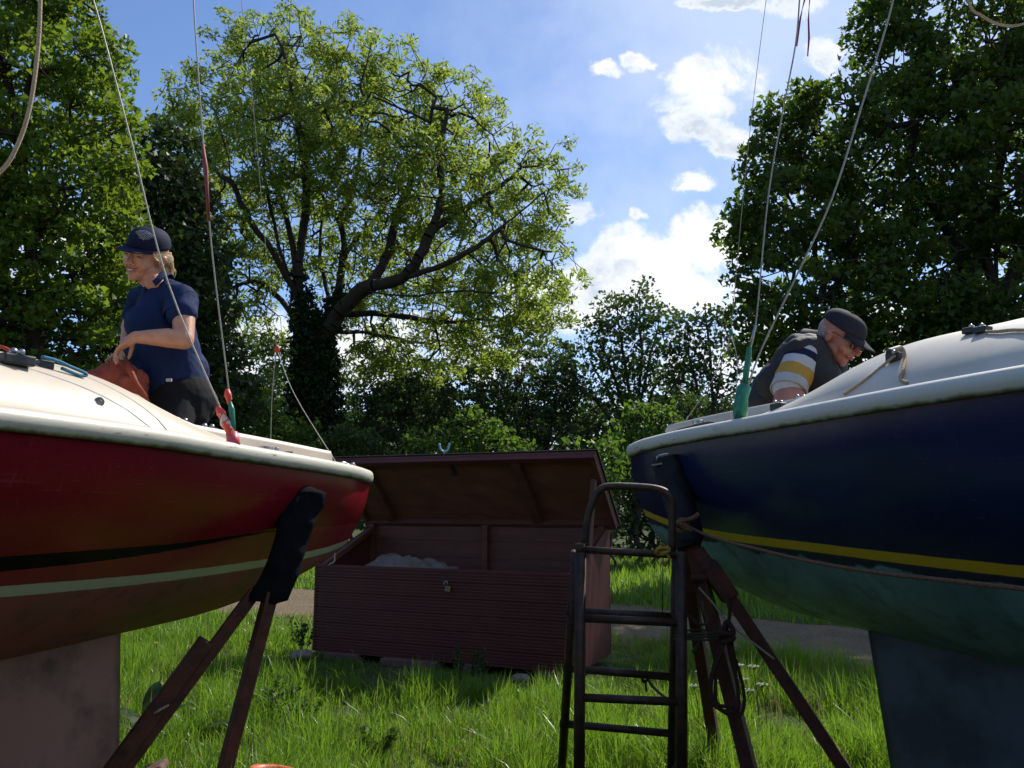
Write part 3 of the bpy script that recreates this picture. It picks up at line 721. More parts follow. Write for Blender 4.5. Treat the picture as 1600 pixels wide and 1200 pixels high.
m = MB(); m.tube(smooth_pts([p + A[0] * -.04 + Vector((0, 0, .04)), p + A[0] * .01 + Vector((0, 0, .035)), p + A[0] * .06 + Vector((0, 0, .022)), p + A[0] * .12 + Vector((0, 0, .006)), p + A[0] * .10 + Vector((0, 0, -.004)), p + A[0] * .03 + Vector((0, 0, .012))], 6), .006, 6)
m.build('control_line', M['blue_rope'], red.root, smooth=True)

# blue boat
A = axes(blue); masthb = blue.P(blue.mast_s, 0, 7.3)
base = W(1158, 655, 3.2)
b1 = wire(blue, 'shroud', [(1163, 610, 3.2), (1168, 560, 3.2), (1181, 505, 3.17), (1200, 310, 3.1), (1222, 180, 3.05), (1243, 70, 3.0), (1250, -10, 2.95)], .0032, M['wire'], masthb, base)
b2 = wire(blue, 'shroud', [(1166, 612, 3.2), (1190, 545, 3.15), (1245, 430, 3.05), (1300, 310, 2.95), (1348, 160, 2.9), (1385, 40, 2.85), (1400, -20, 2.8)], .0036, M['wire'], masthb, base)
m = MB(); m.tube([W(1156, 658, 3.2), W(1157, 640, 3.2), W(1159, 620, 3.2), W(1163, 606, 3.2), W(1160, 598, 3.2)], [.026, .030, .026, .028, .010], 10); m.build('tape_wrap', M['tape_green'], b1, smooth=True)
m = MB(); m.tube([W(1164, 604, 3.2), W(1166, 580, 3.2), W(1169, 562, 3.2), W(1171, 542, 3.19)], [.010, .013, .013, .009], 9); m.build('tape_wrap', M['tape_green'], b1, smooth=True)
m = MB(); m.tube([W(1172, 545, 3.19), W(1176, 525, 3.18), W(1181, 508, 3.17)], .006, 8); m.build('turnbuckle', M['steel'], b1, smooth=True)
def ribbon(name, pix, w, parent):
    m = MB(); rows = []
    for i, (px, py, Y) in enumerate(pix):
        p = W(px, py, Y); a = i * .9; k = w * (1 - .6 * i / (len(pix) - 1)); d = Vector((math.cos(a), math.sin(a), 0)) * k
        rows.append([p - d, p + Vector((0, .001, 0)), p + d])
    m.grid(rows); o = m.build(name, M['ribbon'], parent, smooth=True); sl = o.modifiers.new('thick', 'SOLIDIFY'); sl.thickness = .001; return o
ribbon('telltale', [(1262, -60, 3.), (1257, 0, 3.), (1251, 25, 3.), (1247, 50, 3.0), (1245, 72, 3.)], .009, b1)
ribbon('telltale', [(1262, -60, 3.), (1265, 0, 3.), (1263, 30, 3.), (1264, 60, 3.0), (1262, 88, 3.)], .007, b1)
apb = W(1142, 524, 4.3)
bs = wire(blue, 'backstay', [(1150, 430, 4.2), (1162, 300, 4.0), (1178, 150, 3.8), (1197, 0, 3.5)], .0016, M['wire'], masthb, apb)
rope('bridle_wire', [apb, W(1152, 570, 4.2), blue.P(.28, -.12, 1.60)], .0022, M['wire'], blue.root)
rope('bridle_wire', [apb, W(1115, 590, 4.25), blue.P(.03, .10, 1.58)], .0022, M['wire'], blue.root)
m = MB(); m.ball(W(1142, 519, 4.3), .012, .010, .020); m.build('tape_wrap', M['tape_green'], bs, smooth=True)
m = MB(); m.ball(W(1142, 527, 4.3), .010); m.build('pulley', M['steel'], bs, smooth=True)
rope('halyard', [W(1480, -120, 2.6), W(1512, 0, 2.6), W(1535, 25, 2.6), W(1565, 39, 2.6), W(1600, 37, 2.6), W(1660, 10, 2.6), W(1700, -160, 2.6)], .0048, M['pale_rope'], blue.root, 8)
# stern sheet track, cleats and lines
a, c = W(1062, 672, 3.75), W(1112, 660, 3.5)
m = MB(); m.beam(a, c, .028, .010); tr = m.build('sheet_track', M['black'], blue.root, bevel=.002)
m = MB(); q = lerp(a, c, .6) + Vector((0, 0, .016)); m.tube([q - Vector((0, 0, .012)), q + Vector((0, 0, .008))], .026, 12); m.build('block', M['steel'], tr, bevel=.003)
for (px, py, Y, k, nm, mm) in ((1217, 636, 3.3, .9, 'jam_cleat', 'black'), (1252, 626, 3.35, .8, 'jam_cleat', 'steel'), (1262, 628, 3.2, .6, 'shackle', 'steel')):
    p = W(px, py, Y); m = MB(); m.box(p, .07 * k, .05 * k, .035 * k, A); bb = m.build(nm, M[mm], blue.root, bevel=.006)
    m = MB(); m.ball(p + Vector((.012, 0, .02 * k)), .012 * k); m.ball(p + Vector((-.014, 0, .02 * k)), .012 * k); m.build('cam', M['steel'], bb, smooth=True)
p, s, l = dome_hit(blue, 1397, 565); q1 = W(1397, 553, p.y)
up = (q1 - W(1397, 565, p.y)).normalized()
m = MB(); m.tube([W(1389, 552, p.y - .0), W(1408, 546, p.y + .02)], .016, 12); m.box(W(1397, 558, p.y), .05, .03, .03, A); tb = m.build('jam_cleat', M['black'], blue.root, bevel=.004)
m = MB(); m.ball(W(1397, 550, p.y - .02), .008); m.build('screw', M['steel'], tb, smooth=True)
def on_dome(px, py, lift=.006):
    p, s, l = dome_hit(blue, px, py); return p + (Vector((0, 0, EYE + 1.5)) - p).normalized() * lift
rope('control_line', [W(1398, 556, p.y - .03), on_dome(1380, 572), on_dome(1355, 592), on_dome(1335, 606), on_dome(1318, 617)], .0050, M['pale_rope'], blue.root)
rope('control_line', [W(1400, 548, p.y - .03), W(1410, 545, p.y - .04), on_dome(1414, 560, .01), on_dome(1411, 580, .01), on_dome(1407, 594, .008), on_dome(1418, 600, .006)], .0062, M['pale_rope'], blue.root)
for px in (1513, 1530):
    p, s, l = dome_hit(blue, px, 524); p = blue.P(s, l - .02, blue.deck_z(s, l - .02)); m = MB(); m.box(p + Vector((0, 0, .008)), .045, .04, .02, A); bb = m.build('jam_cleat', M['black'], blue.root, bevel=.003)
    m = MB(); m.ball(p + Vector((0, 0, .022)), .008); m.build('screw', M['steel'], bb, smooth=True)
pp = [dome_hit(blue, x, 522 if x < 1580 else 520)[0] + Vector((0, 0, .008)) for x in (1542, 1560, 1580, 1598, 1620)]
rope('control_line', pp, .006, M['pale_rope'], blue.root)

# ---------------------------------------------------------------- shed box with its lid propped open
bx = thing('storage_box', 'large maroon boarded storage box with its sloping lid propped open', 'storage box', BOXF + BOXU * BOXW / 2 + BOXV * BOXD / 2)
def BP(u, v, z): return BOXF + BOXU * u + BOXV * v + Vector((0, 0, z))
HF, HBK, ZB = .755, 1.085, .06
UA = (BOXU, BOXV, Vector((0, 0, 1)))
def ribbed(name, P0, along, height_f, length, nrm, vertical=False, pitch=.0262, thick=.018):
    "decking board wall: ribs run horizontally (or vertically), a wider gap every fifth rib"
    m = MB(); rows = []
    if not vertical:
        z = 0; k = 0; prof = []; 
        H_ = height_f(0)
        while z < H_ - .001:
            gap = (k % 5 == 4); d = .010
            prof += [(z, 0), (z + pitch * .50, 0), (z + pitch * .56, -d if not gap else -.018), (min(z + pitch * (.93), H_), -d if not gap else -.018)]
            z += pitch; k += 1
        prof.append((H_, 0))
        for zz, d in prof: rows.append([P0 + Vector((0, 0, zz)) + nrm * d, P0 + along * length + Vector((0, 0, zz)) + nrm * d])
        rows = [[P0 - nrm * thick, P0 + along * length - nrm * thick]] + rows + [[P0 + Vector((0, 0, H_)) - nrm * thick, P0 + along * length + Vector((0, 0, H_)) - nrm * thick]]
        m.grid(rows)
        for e in (0, 1): m.f.append(tuple(2 * i + e for i in range(len(rows)))); m.mi.append(0)
    else:
        x = 0; k = 0
        while x < length - .001:
            w_ = min(pitch * .62, length - x)
            m.box(P0 + along * (x + pitch * .31) - nrm * .009 + Vector((0, 0, height_f(x) / 2)), w_, .018, height_f(x), (along, nrm, Vector((0, 0, 1))))
            x += pitch; k += 1
        o = P0 - nrm * .022
        m.add([o, o + along * length, o + along * length + Vector((0, 0, height_f(length))), o + Vector((0, 0, height_f(0)))], [(0, 1, 2, 3)])
    return m.build(name, M['deck_board'], bx)
ribbed('front_panel', BP(0, 0, ZB), BOXU, lambda x: HF - ZB, BOXW, -BOXV, pitch=.0243)
hs = lambda x: lerp(HF, HBK, x / BOXD) - ZB
ribbed('side_panel', BP(BOXW, 0, ZB), BOXV, hs, BOXD, BOXU, True, .03)
ribbed('side_panel', BP(0, 0, ZB), BOXV, hs, BOXD, -BOXU, True, .03)
wm = mat('bare brown boards inside box', (.135, .048, .026), .7, (.08, .026, .015), 3, 8, .2, 30, stretch=(1, 1, 8))
m = MB()
for k in range(7): m.box(BP(BOXW / 2, BOXD - .012, ZB + .073 + .1465 * k), BOXW - .05, .02 if k % 2 else .024, .1465, UA)
m.build('back_panel', wm, bx, bevel=.003)
for u in (.03, BOXW * .52, BOXW - .05):
    m = MB(); m.box(BP(u, BOXD - .048, (HBK + ZB) / 2), .055, .045, HBK - ZB - .01, UA); m.build('corner_post', wm, bx, bevel=.003)
for u in (.045, BOXW - .045):
    m = MB(); m.beam(BP(u, .02, HF - .025), BP(u, BOXD - .08, HBK - .055), .045, .045, (0, 0, 1)); m.build('side_batten', wm, bx, bevel=.003)
m = MB(); m.box(BP(BOXW / 2, .016, HF - .001), BOXW + .01, .03, .012, UA); m.build('top_trim', M['deck_board'], bx, bevel=.002)
m = MB(); m.box(BP(BOXW / 2, BOXD / 2, ZB + .01), BOXW - .06, BOXD - .05, .02, UA); m.build('floor', wm, bx)
# lid
h0, h1 = BP(-.06, BOXD + .03, HBK + .012), BP(BOXW + .07, BOXD + .03, HBK + .012)
ldir = (-BOXV * .575 + Vector((0, 0, .565))); LL_ = ldir.length; ldir.normalize(); lnor = BOXU.cross(ldir).normalized()
if lnor.z > 0: lnor = -lnor          # underside normal: down and towards the box front
lw = (h1 - h0).length
LA = (BOXU, ldir, lnor)
def LP(u, v, w): return h0 + BOXU * u + ldir * v + lnor * w
m = MB(); m.box(LP(lw / 2, LL_ / 2, 0), lw, LL_, .016, LA); lid = m.build('lid', M['ply'], bx)
m = MB(); m.box(LP(lw / 2, LL_ / 2, -.014), lw + .03, LL_ + .03, .010, LA); m.build('roofing_felt', M['felt'], lid)
for u in (.30, lw * .72):
    m = MB(); m.box(LP(u + .0, LL_ / 2, .034), .075, LL_ - .10, .05, LA); m.build('batten', wm, lid, bevel=.003)
m = MB(); m.box(LP(lw / 2, LL_ - .022, .036), lw, .045, .054, LA); m.build('front_rail', M['deck_board'], lid, bevel=.003)
m = MB(); m.box(LP(lw / 2, .03, .036), lw, .055, .054, LA); m.build('hinge_rail', wm, lid, bevel=.003)
for u in (.02, lw - .02):
    m = MB(); m.box(LP(u, LL_ / 2, .036), .038, LL_ - .095, .054, LA); m.build('edge_rail', wm, lid, bevel=.003)
m = MB(); m.box(LP(lw * .47, LL_ - .13, .012), .03, .11, .012, LA); m.box(LP(lw * .47, LL_ - .18, .016), .045, .03, .02, LA); m.build('hasp', M['black'], lid, bevel=.002)
m = MB(); m.beam(BP(BOXW - .02, .30, HF - .02), LP(lw - .055, LL_ * .72, .07), .045, .03); m.build('lid_prop', wm, bx, bevel=.003)
pb = BP(BOXW / 2 + .10, -.004, HF - .09)
o = thing('padlock', 'small open padlock hanging from the front of the maroon box', 'padlock', pb)
m = MB(); m.box(pb + Vector((.01, -.02, -.055)), .042, .016, .042, (Vector((.97, 0, -.2)).normalized(), Vector((0, 1, 0)), Vector((.2, 0, .97)).normalized())); m.build('lock_body', M['brass'], o, bevel=.004)
m = MB(); m.tube([pb + Vector((-.006 + .014 * math.cos(a), -.02, -.012 + .016 * math.sin(a))) for a in np.linspace(-.6, 3.6, 12)] + [pb + Vector((-.012, -.02, -.04))], .0038, 6); m.build('shackle', M['steel'], o, smooth=True)
# tarpaulin heaped in the box
m = MB(); rows = []
for i in range(70):
    row = []
    for j in range(44):
        a, c = i / 69, j / 43; u = .10 + 1.36 * a; v = .10 + .50 * c
        env = (math.sin(math.pi * min(1, a * 1.02)) ** .42) * (math.sin(math.pi * c) ** .45 if 0 < c < 1 else 0)
        prof = lerp(.80, .865, math.exp(-((a - .22) / .20) ** 2)) - .05 * max(0, a - .8)
        nz = mnoise.noise(Vector((u * 3.5, v * 5, 2))) * .05 - abs(mnoise.noise(Vector((u * 7 + v * 3, v * 6 - u * 2, 7)))) * .10 - abs(mnoise.noise(Vector((u * 17 - v * 8, v * 15, 4)))) * .045 + .03
        row.append(BP(u, v, .45 + (prof - .45 + nz) * env))
    rows.append(row)
m.grid(rows); o = m.build('tarpaulin', M['tarp'], smooth=True, loc=BP(.67, .35, .45)); sl = o.modifiers.new('t', 'SOLIDIFY'); sl.thickness = .004
tag(o, 'crumpled grey tarpaulin heaped inside the open maroon box', 'tarpaulin')
o = rope('cord', [BP(.20, .06, HBK - .02), BP(.17, .04, .86), BP(.18, .02, .79), BP(.15, -.0, .765), BP(.12, .02, .74), BP(.14, .03, .72)], .006, M['pale_rope'])
tag(o, 'thin pale cord hanging over the left end of the maroon box', 'cord')
# forked enamel hook on the lid
q = LP(lw * .455, LL_ + .005, -.01)
o = thing('rowlock', 'pale blue forked rowlock standing on the top edge of the open lid', 'rowlock', q)
m = MB(); m.tube(smooth_pts([q + Vector((-.045, 0, .095)), q + Vector((-.030, 0, .045)), q + Vector((0, 0, .025)), q + Vector((.030, 0, .045)), q + Vector((.042, 0, .10))], 6), .009, 8); m.build('fork', M['light_blue'], o, smooth=True)
m = MB(); m.tube([q + Vector((0, 0, .028)), q + Vector((0, 0, -.0))], .008, 8); m.build('stem', M['steel'], o, smooth=True)
# things the box stands on
for i, (u, v, L_, c, lb) in enumerate(((.30, .03, .34, 'brick', 'weathered brown brick under the left front corner of the maroon box'), (.95, .0, .50, 'brick', 'longest timber coloured brick under the middle front of the maroon box'), (1.45, .05, .22, 'brick', 'short reddish brick right of the long one under the maroon box'), (2.15, .06, .30, 'brick', 'brick under the right front corner of the maroon box behind the ladder'), (1.2, .75, .3, 'brick', 'brick under the back edge of the maroon box'))):
    m = MB(); m.box(BP(u, v, .03), L_, .12, .062, UA); o = m.build('brick', M[c], bevel=.008, loc=BP(u, v, 0)); tag(o, lb, 'brick', 'bricks the box stands on')
def rock(name, c, r, m_, seed, lab):
    m = MB(); m.ball(c, r, r * .8, r * .45, nu=16, nv=10)
    m.v = [tuple(Vector(v) + (Vector(v) - Vector(c)) * (mnoise.noise(Vector(v) * 9 + Vector((seed, 0, 0))) * .5)) for v in m.v]
    o = m.build(name, m_, smooth=True, loc=c); return tag(o, lab, 'stone')
rock('stone', BP(-.03, -.12, .04), .10, M['stone'], 3, 'pale flat stone in the grass at the left front corner of the maroon box')
rock('stone', BP(1.95, -.14, .03), .07, M['stone'], 8, 'small half hidden stone in the dark grass in front of the maroon box')

# ---------------------------------------------------------------- stands that hold the boats up
def pad_grid(B, pts, thick, mm, parent, name, seed):
    "pts: list of (left px, right px, py left, py right, Y, bulge)"
    rows = []; n = 9
    fine = []
    for i in range(len(pts) - 1):
        for k in range(5):
            t = k / 5; fine.append([lerp(a, c, t) for a, c in zip(pts[i], pts[i + 1])])
    fine.append(list(pts[-1]))
    m = MB()
    for (xl, xr, yl, yr, Y) in fine:
        ring = []
        for k in range(n):
            t = k / (n - 1); bul = math.sin(math.pi * t) ** .5 * .018; p = W(lerp(xl, xr, t), lerp(yl, yr, t), Y - bul)
            p += Vector((0, -1, 0)) * (mnoise.noise(p * 14 + Vector((seed, 0, 0))) * .022)
            p += Vector((1, 0, 0)) * (mnoise.noise(p * 20 + Vector((0, seed, 0))) * .008)
            ring.append(p)
        for k in reversed(range(n)):
            t = k / (n - 1); ring.append(W(lerp(xl, xr, t), lerp(yl, yr, t), Y + thick))
        rows.append(ring)
    m.grid(rows, True); N_ = len(rows[0]); L_ = len(m.v)
    m.f.append(tuple(range(N_))); m.f.append(tuple(range(L_ - N_, L_))); m.mi += [0, 0]
    o = m.build(name, mm, parent, smooth=True); return o
def foot(px, py, Y, px2, py2, ztop=None):
    pass
def leg_pts(p_top, px, py):
    "leg from p_top running on the line to photo pixel px, py until it meets the ground"
    # choose the depth so that the leg leans out by a fifth of its height
    best = None
    for Y in np.linspace(2.4, 4.6, 400):
        q = W(px, py, float(Y))
        if q.z >= p_top.z: continue
        g = p_top + (q - p_top) * (p_top.z / (p_top.z - q.z)); dy = g.y - p_top.y
        yield Y, q, g, dy
def leg(p_top, px, py, dy_t):
    c = min(leg_pts(p_top, px, py), key=lambda a: abs(a[3] - dy_t)); return c[2]
st = thing('boat_stand', 'brown timber boat stand with a black carpet pad against the red hull', 'boat stand', W(400, 1260, 3.3))
pad_grid(red, [(462, 470, 760, 752, 3.60), (452, 494, 757, 764, 3.56), (446, 509, 766, 770, 3.53), (441, 507, 785, 790, 3.50), (438, 496, 800, 806, 3.48), (436, 492, 812, 818, 3.46), (428, 482, 845, 848, 3.42), (418, 474, 875, 872, 3.39), (406, 466, 902, 900, 3.37), (392, 450, 925, 938, 3.35), (390, 430, 938, 944, 3.34)], .05, M['carpet'], st, 'pad', 4)
ft = W(398, 925, 3.37); g1 = leg(ft, 195, 1200, -.25)
m = MB(); m.beam(ft, lerp(ft, g1, .5), .05, .05); lg = m.build('leg', M['rust'], st, bevel=.004)
m = MB(); m.beam(lerp(ft, g1, .20) + Vector((-.045, -.02, 0)), g1 + Vector((-.03, -.02, 0)), .075, .06); m.build('leg_splice', M['rust'], lg, bevel=.006)
m = MB(); m.beam(lerp(ft, g1, .40), g1, .055, .05); m.build('lower_leg', M['rust'], lg, bevel=.004)
m = MB(); q = lerp(ft, g1, .47); m.tube([q + Vector((.035 * math.cos(a) - .02, .05 * math.sin(a) - .01, .02 * math.cos(a))) for a in np.linspace(0, 6.28, 14)], .005, 5, False); m.build('lashing', M['pale_rope'], lg, smooth=True)
ft2 = W(424, 925, 3.36); g2 = leg(ft2, 352, 1200, -.12)
m = MB(); m.beam(ft2, g2, .055, .05); m.build('leg', M['rust'], st, bevel=.004)
ft3 = W(425, 915, 3.42); m = MB(); m.beam(ft3, Vector((ft3.x - .35, 3.95, 0.0)) , .05, .05); 
m2 = MB()
st2 = thing('boat_stand', 'rusty brown tripod boat stand with a black rubber pad against the blue hull', 'boat stand', W(1110, 1260, 3.4))
pad_grid(blue, [(1022, 1062, 714, 709, 3.66), (1018, 1070, 726, 730, 3.64), (1030, 1080, 760, 764, 3.60), (1040, 1090, 795, 800, 3.53), (1048, 1098, 822, 826, 3.47), (1052, 1099, 846, 840, 3.44), (1054, 1096, 858, 850, 3.44)], .06, M['rubber'], st2, 'pad', 9)
m = MB(); q = [W(1028, 722, 3.64), W(1028, 715, 3.62), W(1034, 712, 3.62), W(1044, 710, 3.62)]; m.tube(smooth_pts(q, 4), .008, 6); m.beam(W(1018, 727, 3.62), W(1034, 724, 3.62), .006, .008); m.build('hook', M['steel'], st2, smooth=False)
t1 = W(1070, 850, 3.47); h1_ = leg(t1, 1168, 1200, -.12)
m = MB(); m.beam(W(1082, 850, 3.47), h1_, .060, .055); m.build('leg', M['rust'], st2, bevel=.004)
t2 = W(1090, 858, 3.44); h2_ = leg(t2, 1318, 1200, -.2)
m = MB(); m.beam(t2, h2_, .038, .05); bent = m.build('leg', M['rust'], st2, bevel=.004)
m = MB(); m.box(lerp(t2, h2_, .12), .075, .06, .17, ((h2_ - t2).normalized().cross(Vector((0, 1, 0))).normalized(), Vector((0, 1, 0)), (h2_ - t2).normalized())); m.build('bracket', M['rust'], bent, bevel=.01)
m = MB(); q = lerp(t1, h1_, .13); m.tube([q + Vector((-.02, -.03, 0)), q + Vector((.08, -.04, .015))], .016, 8); m.build('bolt', M['rust'], st2)
m = MB(); m.beam(W(1068, 852, 3.5), Vector((W(1068, 852, 3.5).x + .25, 4.05, 0)), .05, .05); m.build('leg', M['rust'], st2, bevel=.004)

# ---------------------------------------------------------------- step ladder
ld = thing('step_ladder', 'dark steel tube step ladder leaning open beside the blue boat', 'ladder', W(985, 1262, 3.3))
def gnd(p, px, py): return None
YF = 3.30
def down(p, q):      # continue the line p to q to the ground
    return p + (q - p) * (p.z / (p.z - q.z))
FL, FR = W(907, 849, YF), W(1064, 862, YF - .06)
fl2, fr2 = down(W(907, 860, YF), W(905, 1200, YF)), down(W(1066, 872, YF - .06), W(1066, 1200, YF - .06))
m = MB(); m.tube([FL, lerp(FL, fl2, .04)], .0205, 14); m.tube([W(907, 863, YF), fl2], .0225, 14); m.build('front_rail', M['dark_iron'], ld, smooth=True)
m = MB(); m.tube([FL + Vector((0, 0, -.004)), FL + Vector((0, 0, .003))], .0235, 16, False); m.build('rail_lip', M['iron_edge'], ld, smooth=True)
m = MB(); m.tube([FR, fr2], .0225, 14); m.build('front_rail', M['dark_iron'], ld, smooth=True)
BL, BR = W(899, 862, YF + .05), W(1057, 866, YF + .0)
bl2, br2 = down(BL, W(878, 1200, 3.78)), down(BR, W(1049, 1200, 3.72))
for a, c in ((BL, bl2), (BR, br2)):
    m = MB(); m.tube([a, c], .0195, 12); m.build('rear_rail', M['dark_iron'], ld, smooth=True)
hp_ = [W(914, 852, YF + .02), W(918, 810, YF + .02), W(926, 785, YF + .02), W(936, 767, YF + .02), W(952, 760, YF + .02), W(1000, 761, YF), W(1030, 765, YF - .02), W(1045, 774, YF - .03), W(1050, 795, YF - .03), W(1050, 862, YF - .03)]
m = MB(); m.tube(smooth_pts(hp_, 5), .0155, 12); m.build('hoop_handle', M['dark_iron'], ld, smooth=True)
def rail_at(a, c, px_, py):     # point on rail a-c nearest to photo row py
    best = None
    for t in np.linspace(0, 1, 600):
        p = lerp(a, c, float(t)); q = p.z - EYE; D = p.y * CP + q * SP; y = 600 - FOC * (-p.y * SP + q * CP) / D
        if best is None or abs(y - py) < best[0]: best = (abs(y - py), p)
    return best[1]
for (l_, r_) in ((859, 868), (966, 973), (1090, 1097), (1206, 1218)):
    m = MB(); m.tube([rail_at(W(907, 849, YF), fl2, 0, l_) + Vector((.01, .0, 0)), rail_at(FR, fr2, 0, r_)], .0165 if l_ > 900 else .0145, 12); m.build('rung', M['dark_iron'], ld, smooth=True)
for (l_, r_) in ((955, 964), (1044, 1058), (1131, 1146)):
    a, c = rail_at(BL, bl2, 0, l_), rail_at(BR, br2, 0, r_); d = (c - a).normalized() * .022
    m = MB(); m.tube([a - d, c + d * .3], .0165, 12); m.build('rung', M['dark_iron'], ld, smooth=True)
# lashings and lines
def loops(name, c, rx, ry, n, r, mm, lab, tilt=0., sp=.014, cat='rope'):
    pts = []
    for i in range(n * 12 + 1):
        a = 2 * math.pi * i / 12; pts.append(Vector(c) + Vector((rx * math.cos(a), ry * math.sin(a), sp * (i / 12 - n / 2) + tilt * rx * math.cos(a))))
    m = MB(); m.tube(pts, r, 6); o = m.build(name, mm, smooth=True, loc=c); return tag(o, lab, cat)
o = MB(); o.tube(smooth_pts([W(1042, 860, 3.22), W(1026, 863, 3.2), W(1030, 857, 3.2), W(1046, 858, 3.2), W(1036, 866, 3.2), W(1024, 864, 3.22), W(1040, 862, 3.2)], 5), .008, 6); o.tube(smooth_pts([W(1042, 866, 3.2), W(1046, 874, 3.2), W(1038, 884, 3.22)], 4), .006, 6); o.tube(smooth_pts([W(1035, 858, 3.2), W(1032, 848, 3.2), W(1038, 852, 3.2), W(1042, 858, 3.2)], 4), .004, 6)
tag(o.build('cord', M['yellow_rope'], smooth=True, loc=W(1036, 862, 3.2)), 'yellow cord knotted round the top rung of the ladder', 'cord')
p1, p2 = W(1062, 823, 3.42), W(1095, 836, 3.36)
line = [W(1052, 823, 3.45), W(1070, 821, 3.37), W(1095, 832, 3.32), W(1135, 846, 3.12), W(1180, 857, 2.9), W(1250, 874, 2.68), W(1350, 892, 2.42), W(1460, 905, 2.15), W(1600, 920, 1.88), W(1720, 930, 1.7), W(1900, 950, 1.5)]
mm = MB(); mm.tube(smooth_pts(line, 8), .0062, 8)
kn = [W(1055, 820, 3.36), W(1066, 812, 3.35), W(1075, 822, 3.35), W(1064, 830, 3.35), W(1056, 822, 3.36), W(1064, 815, 3.34), W(1082, 810, 3.34), W(1092, 803, 3.34)]
mm.tube(smooth_pts(kn, 5), .010, 7); mm.tube(smooth_pts([W(1060, 816, 3.34), W(1072, 826, 3.33), W(1080, 828, 3.33), W(1066, 818, 3.33)], 5), .009, 7)
tag(mm.build('rope', M['rope'], smooth=True, loc=W(1066, 822, 3.36)), 'long tan rope stretched along the blue hull below its yellow stripe', 'rope')
mm = MB(); c = W(1084, 990, 3.42)
for k in range(3): 
    z = .010 * k; mm.tube(smooth_pts([W(1052, 986 + 6 * k, 3.45), W(1070, 990 + 4 * k, 3.30), W(1100, 990 + 5 * k, 3.30), W(1122, 987 + 5 * k, 3.36), W(1118, 984 + 5 * k, 3.46), W(1080, 985 + 5 * k, 3.5), W(1052, 986 + 6 * k, 3.45)], 5), .005, 6)
tag(mm.build('rope', M['olive_rope'], smooth=True, loc=c), 'olive rope lashing the ladder to the rusty stand leg below mid height', 'rope')
mm = MB()
mm.tube(smooth_pts([W(1054, 950, 3.4), W(1062, 955, 3.3), W(1075, 962, 3.32), W(1092, 975, 3.34), W(1106, 972, 3.34), W(1100, 955, 3.38), W(1098, 940, 3.4)], 5), .006, 6)
mm.tube(smooth_pts([W(1100, 985, 3.34), W(1092, 1005, 3.32), W(1082, 1020, 3.32)], 5), .007, 6)
tag(mm.build('rope', M['olive_rope'], smooth=True, loc=W(1080, 965, 3.35)), 'short olive rope end tied between ladder and stand above the lashing', 'rope')
mm = MB()
for k, (w_, h_) in enumerate(((22, 128), (17, 118), (26, 134))):
    o_ = k * 3
    mm.tube(smooth_pts([W(1132 + o_, 985, 3.28), W(1132 + o_ - w_ * .45, 1020, 3.27 - .01 * k), W(1132 - w_ + o_, 1065, 3.27), W(1132 - w_ * .8 + o_, 1100, 3.26), W(1140 + o_, 985 + h_, 3.25), W(1140 + w_ * .6 + o_, 1108, 3.26), W(1140 + w_ * .55 + o_, 1070, 3.27), W(1140 + o_, 1020, 3.27), W(1136 + o_, 985, 3.28)], 6), .0072, 6)
mm.tube(smooth_pts([W(1128, 1004, 3.25), W(1142, 1000, 3.25), W(1146, 996, 3.25), W(1128, 998, 3.27), W(1126, 990, 3.25), W(1146, 990, 3.25), W(1138, 972, 3.26), W(1132, 978, 3.26), W(1134, 1000, 3.27)], 5), .010, 7)
mm.tube(smooth_pts([W(1134, 990, 3.29), W(1140, 960, 3.3), W(1136, 930, 3.32)], 5), .007, 6)
tag(mm.build('rope_coil', mat('dark brown rope', (.08, .035, .022), .9, (.04, .018, .012), 140, 3, .8, 220), smooth=True, loc=W(1136, 1000, 3.27)), 'coil of dark brown rope hanging on the rusty stand leg', 'rope coil')
mm = MB(); mm.tube(smooth_pts([W(1092, 918, 3.42), W(1116, 945, 3.4), W(1140, 975, 3.36), W(1210, 1030, 3.25)], 6), .0045, 6)
tag(mm.build('cord', M['pale_rope'], smooth=True, loc=W(1116, 945, 3.4)), 'thin pale cord slanting behind the legs of the rusty stand', 'cord')
mm = MB(); mm.tube(smooth_pts([W(1004, 1052, 3.6), W(1012, 1060, 3.58), W(1006, 1066, 3.58), W(1003, 1056, 3.58), W(1010, 1052, 3.58), W(1016, 1068, 3.56), W(1034, 1086, 3.45), W(1054, 1098, 3.25)], 5), .006, 6)
mm.tube(smooth_pts([W(1008, 1062, 3.58), W(1010, 1080, 3.58)], 4), .006, 6)
tag(mm.build('cord', M['olive_rope'], smooth=True, loc=W(1008, 1060, 3.58)), 'olive cord knotted on a rear rung and running to the right ladder rail', 'cord')
mm = MB(); mm.tube([W(1036, 862, 3.24), W(1035, 960, 3.26)], .002, 5); tag(mm.build('cord', M['black'], smooth=True, loc=W(1036, 862, 3.24)), 'thin dark cord hanging straight down from the top rung of the ladder', 'cord')
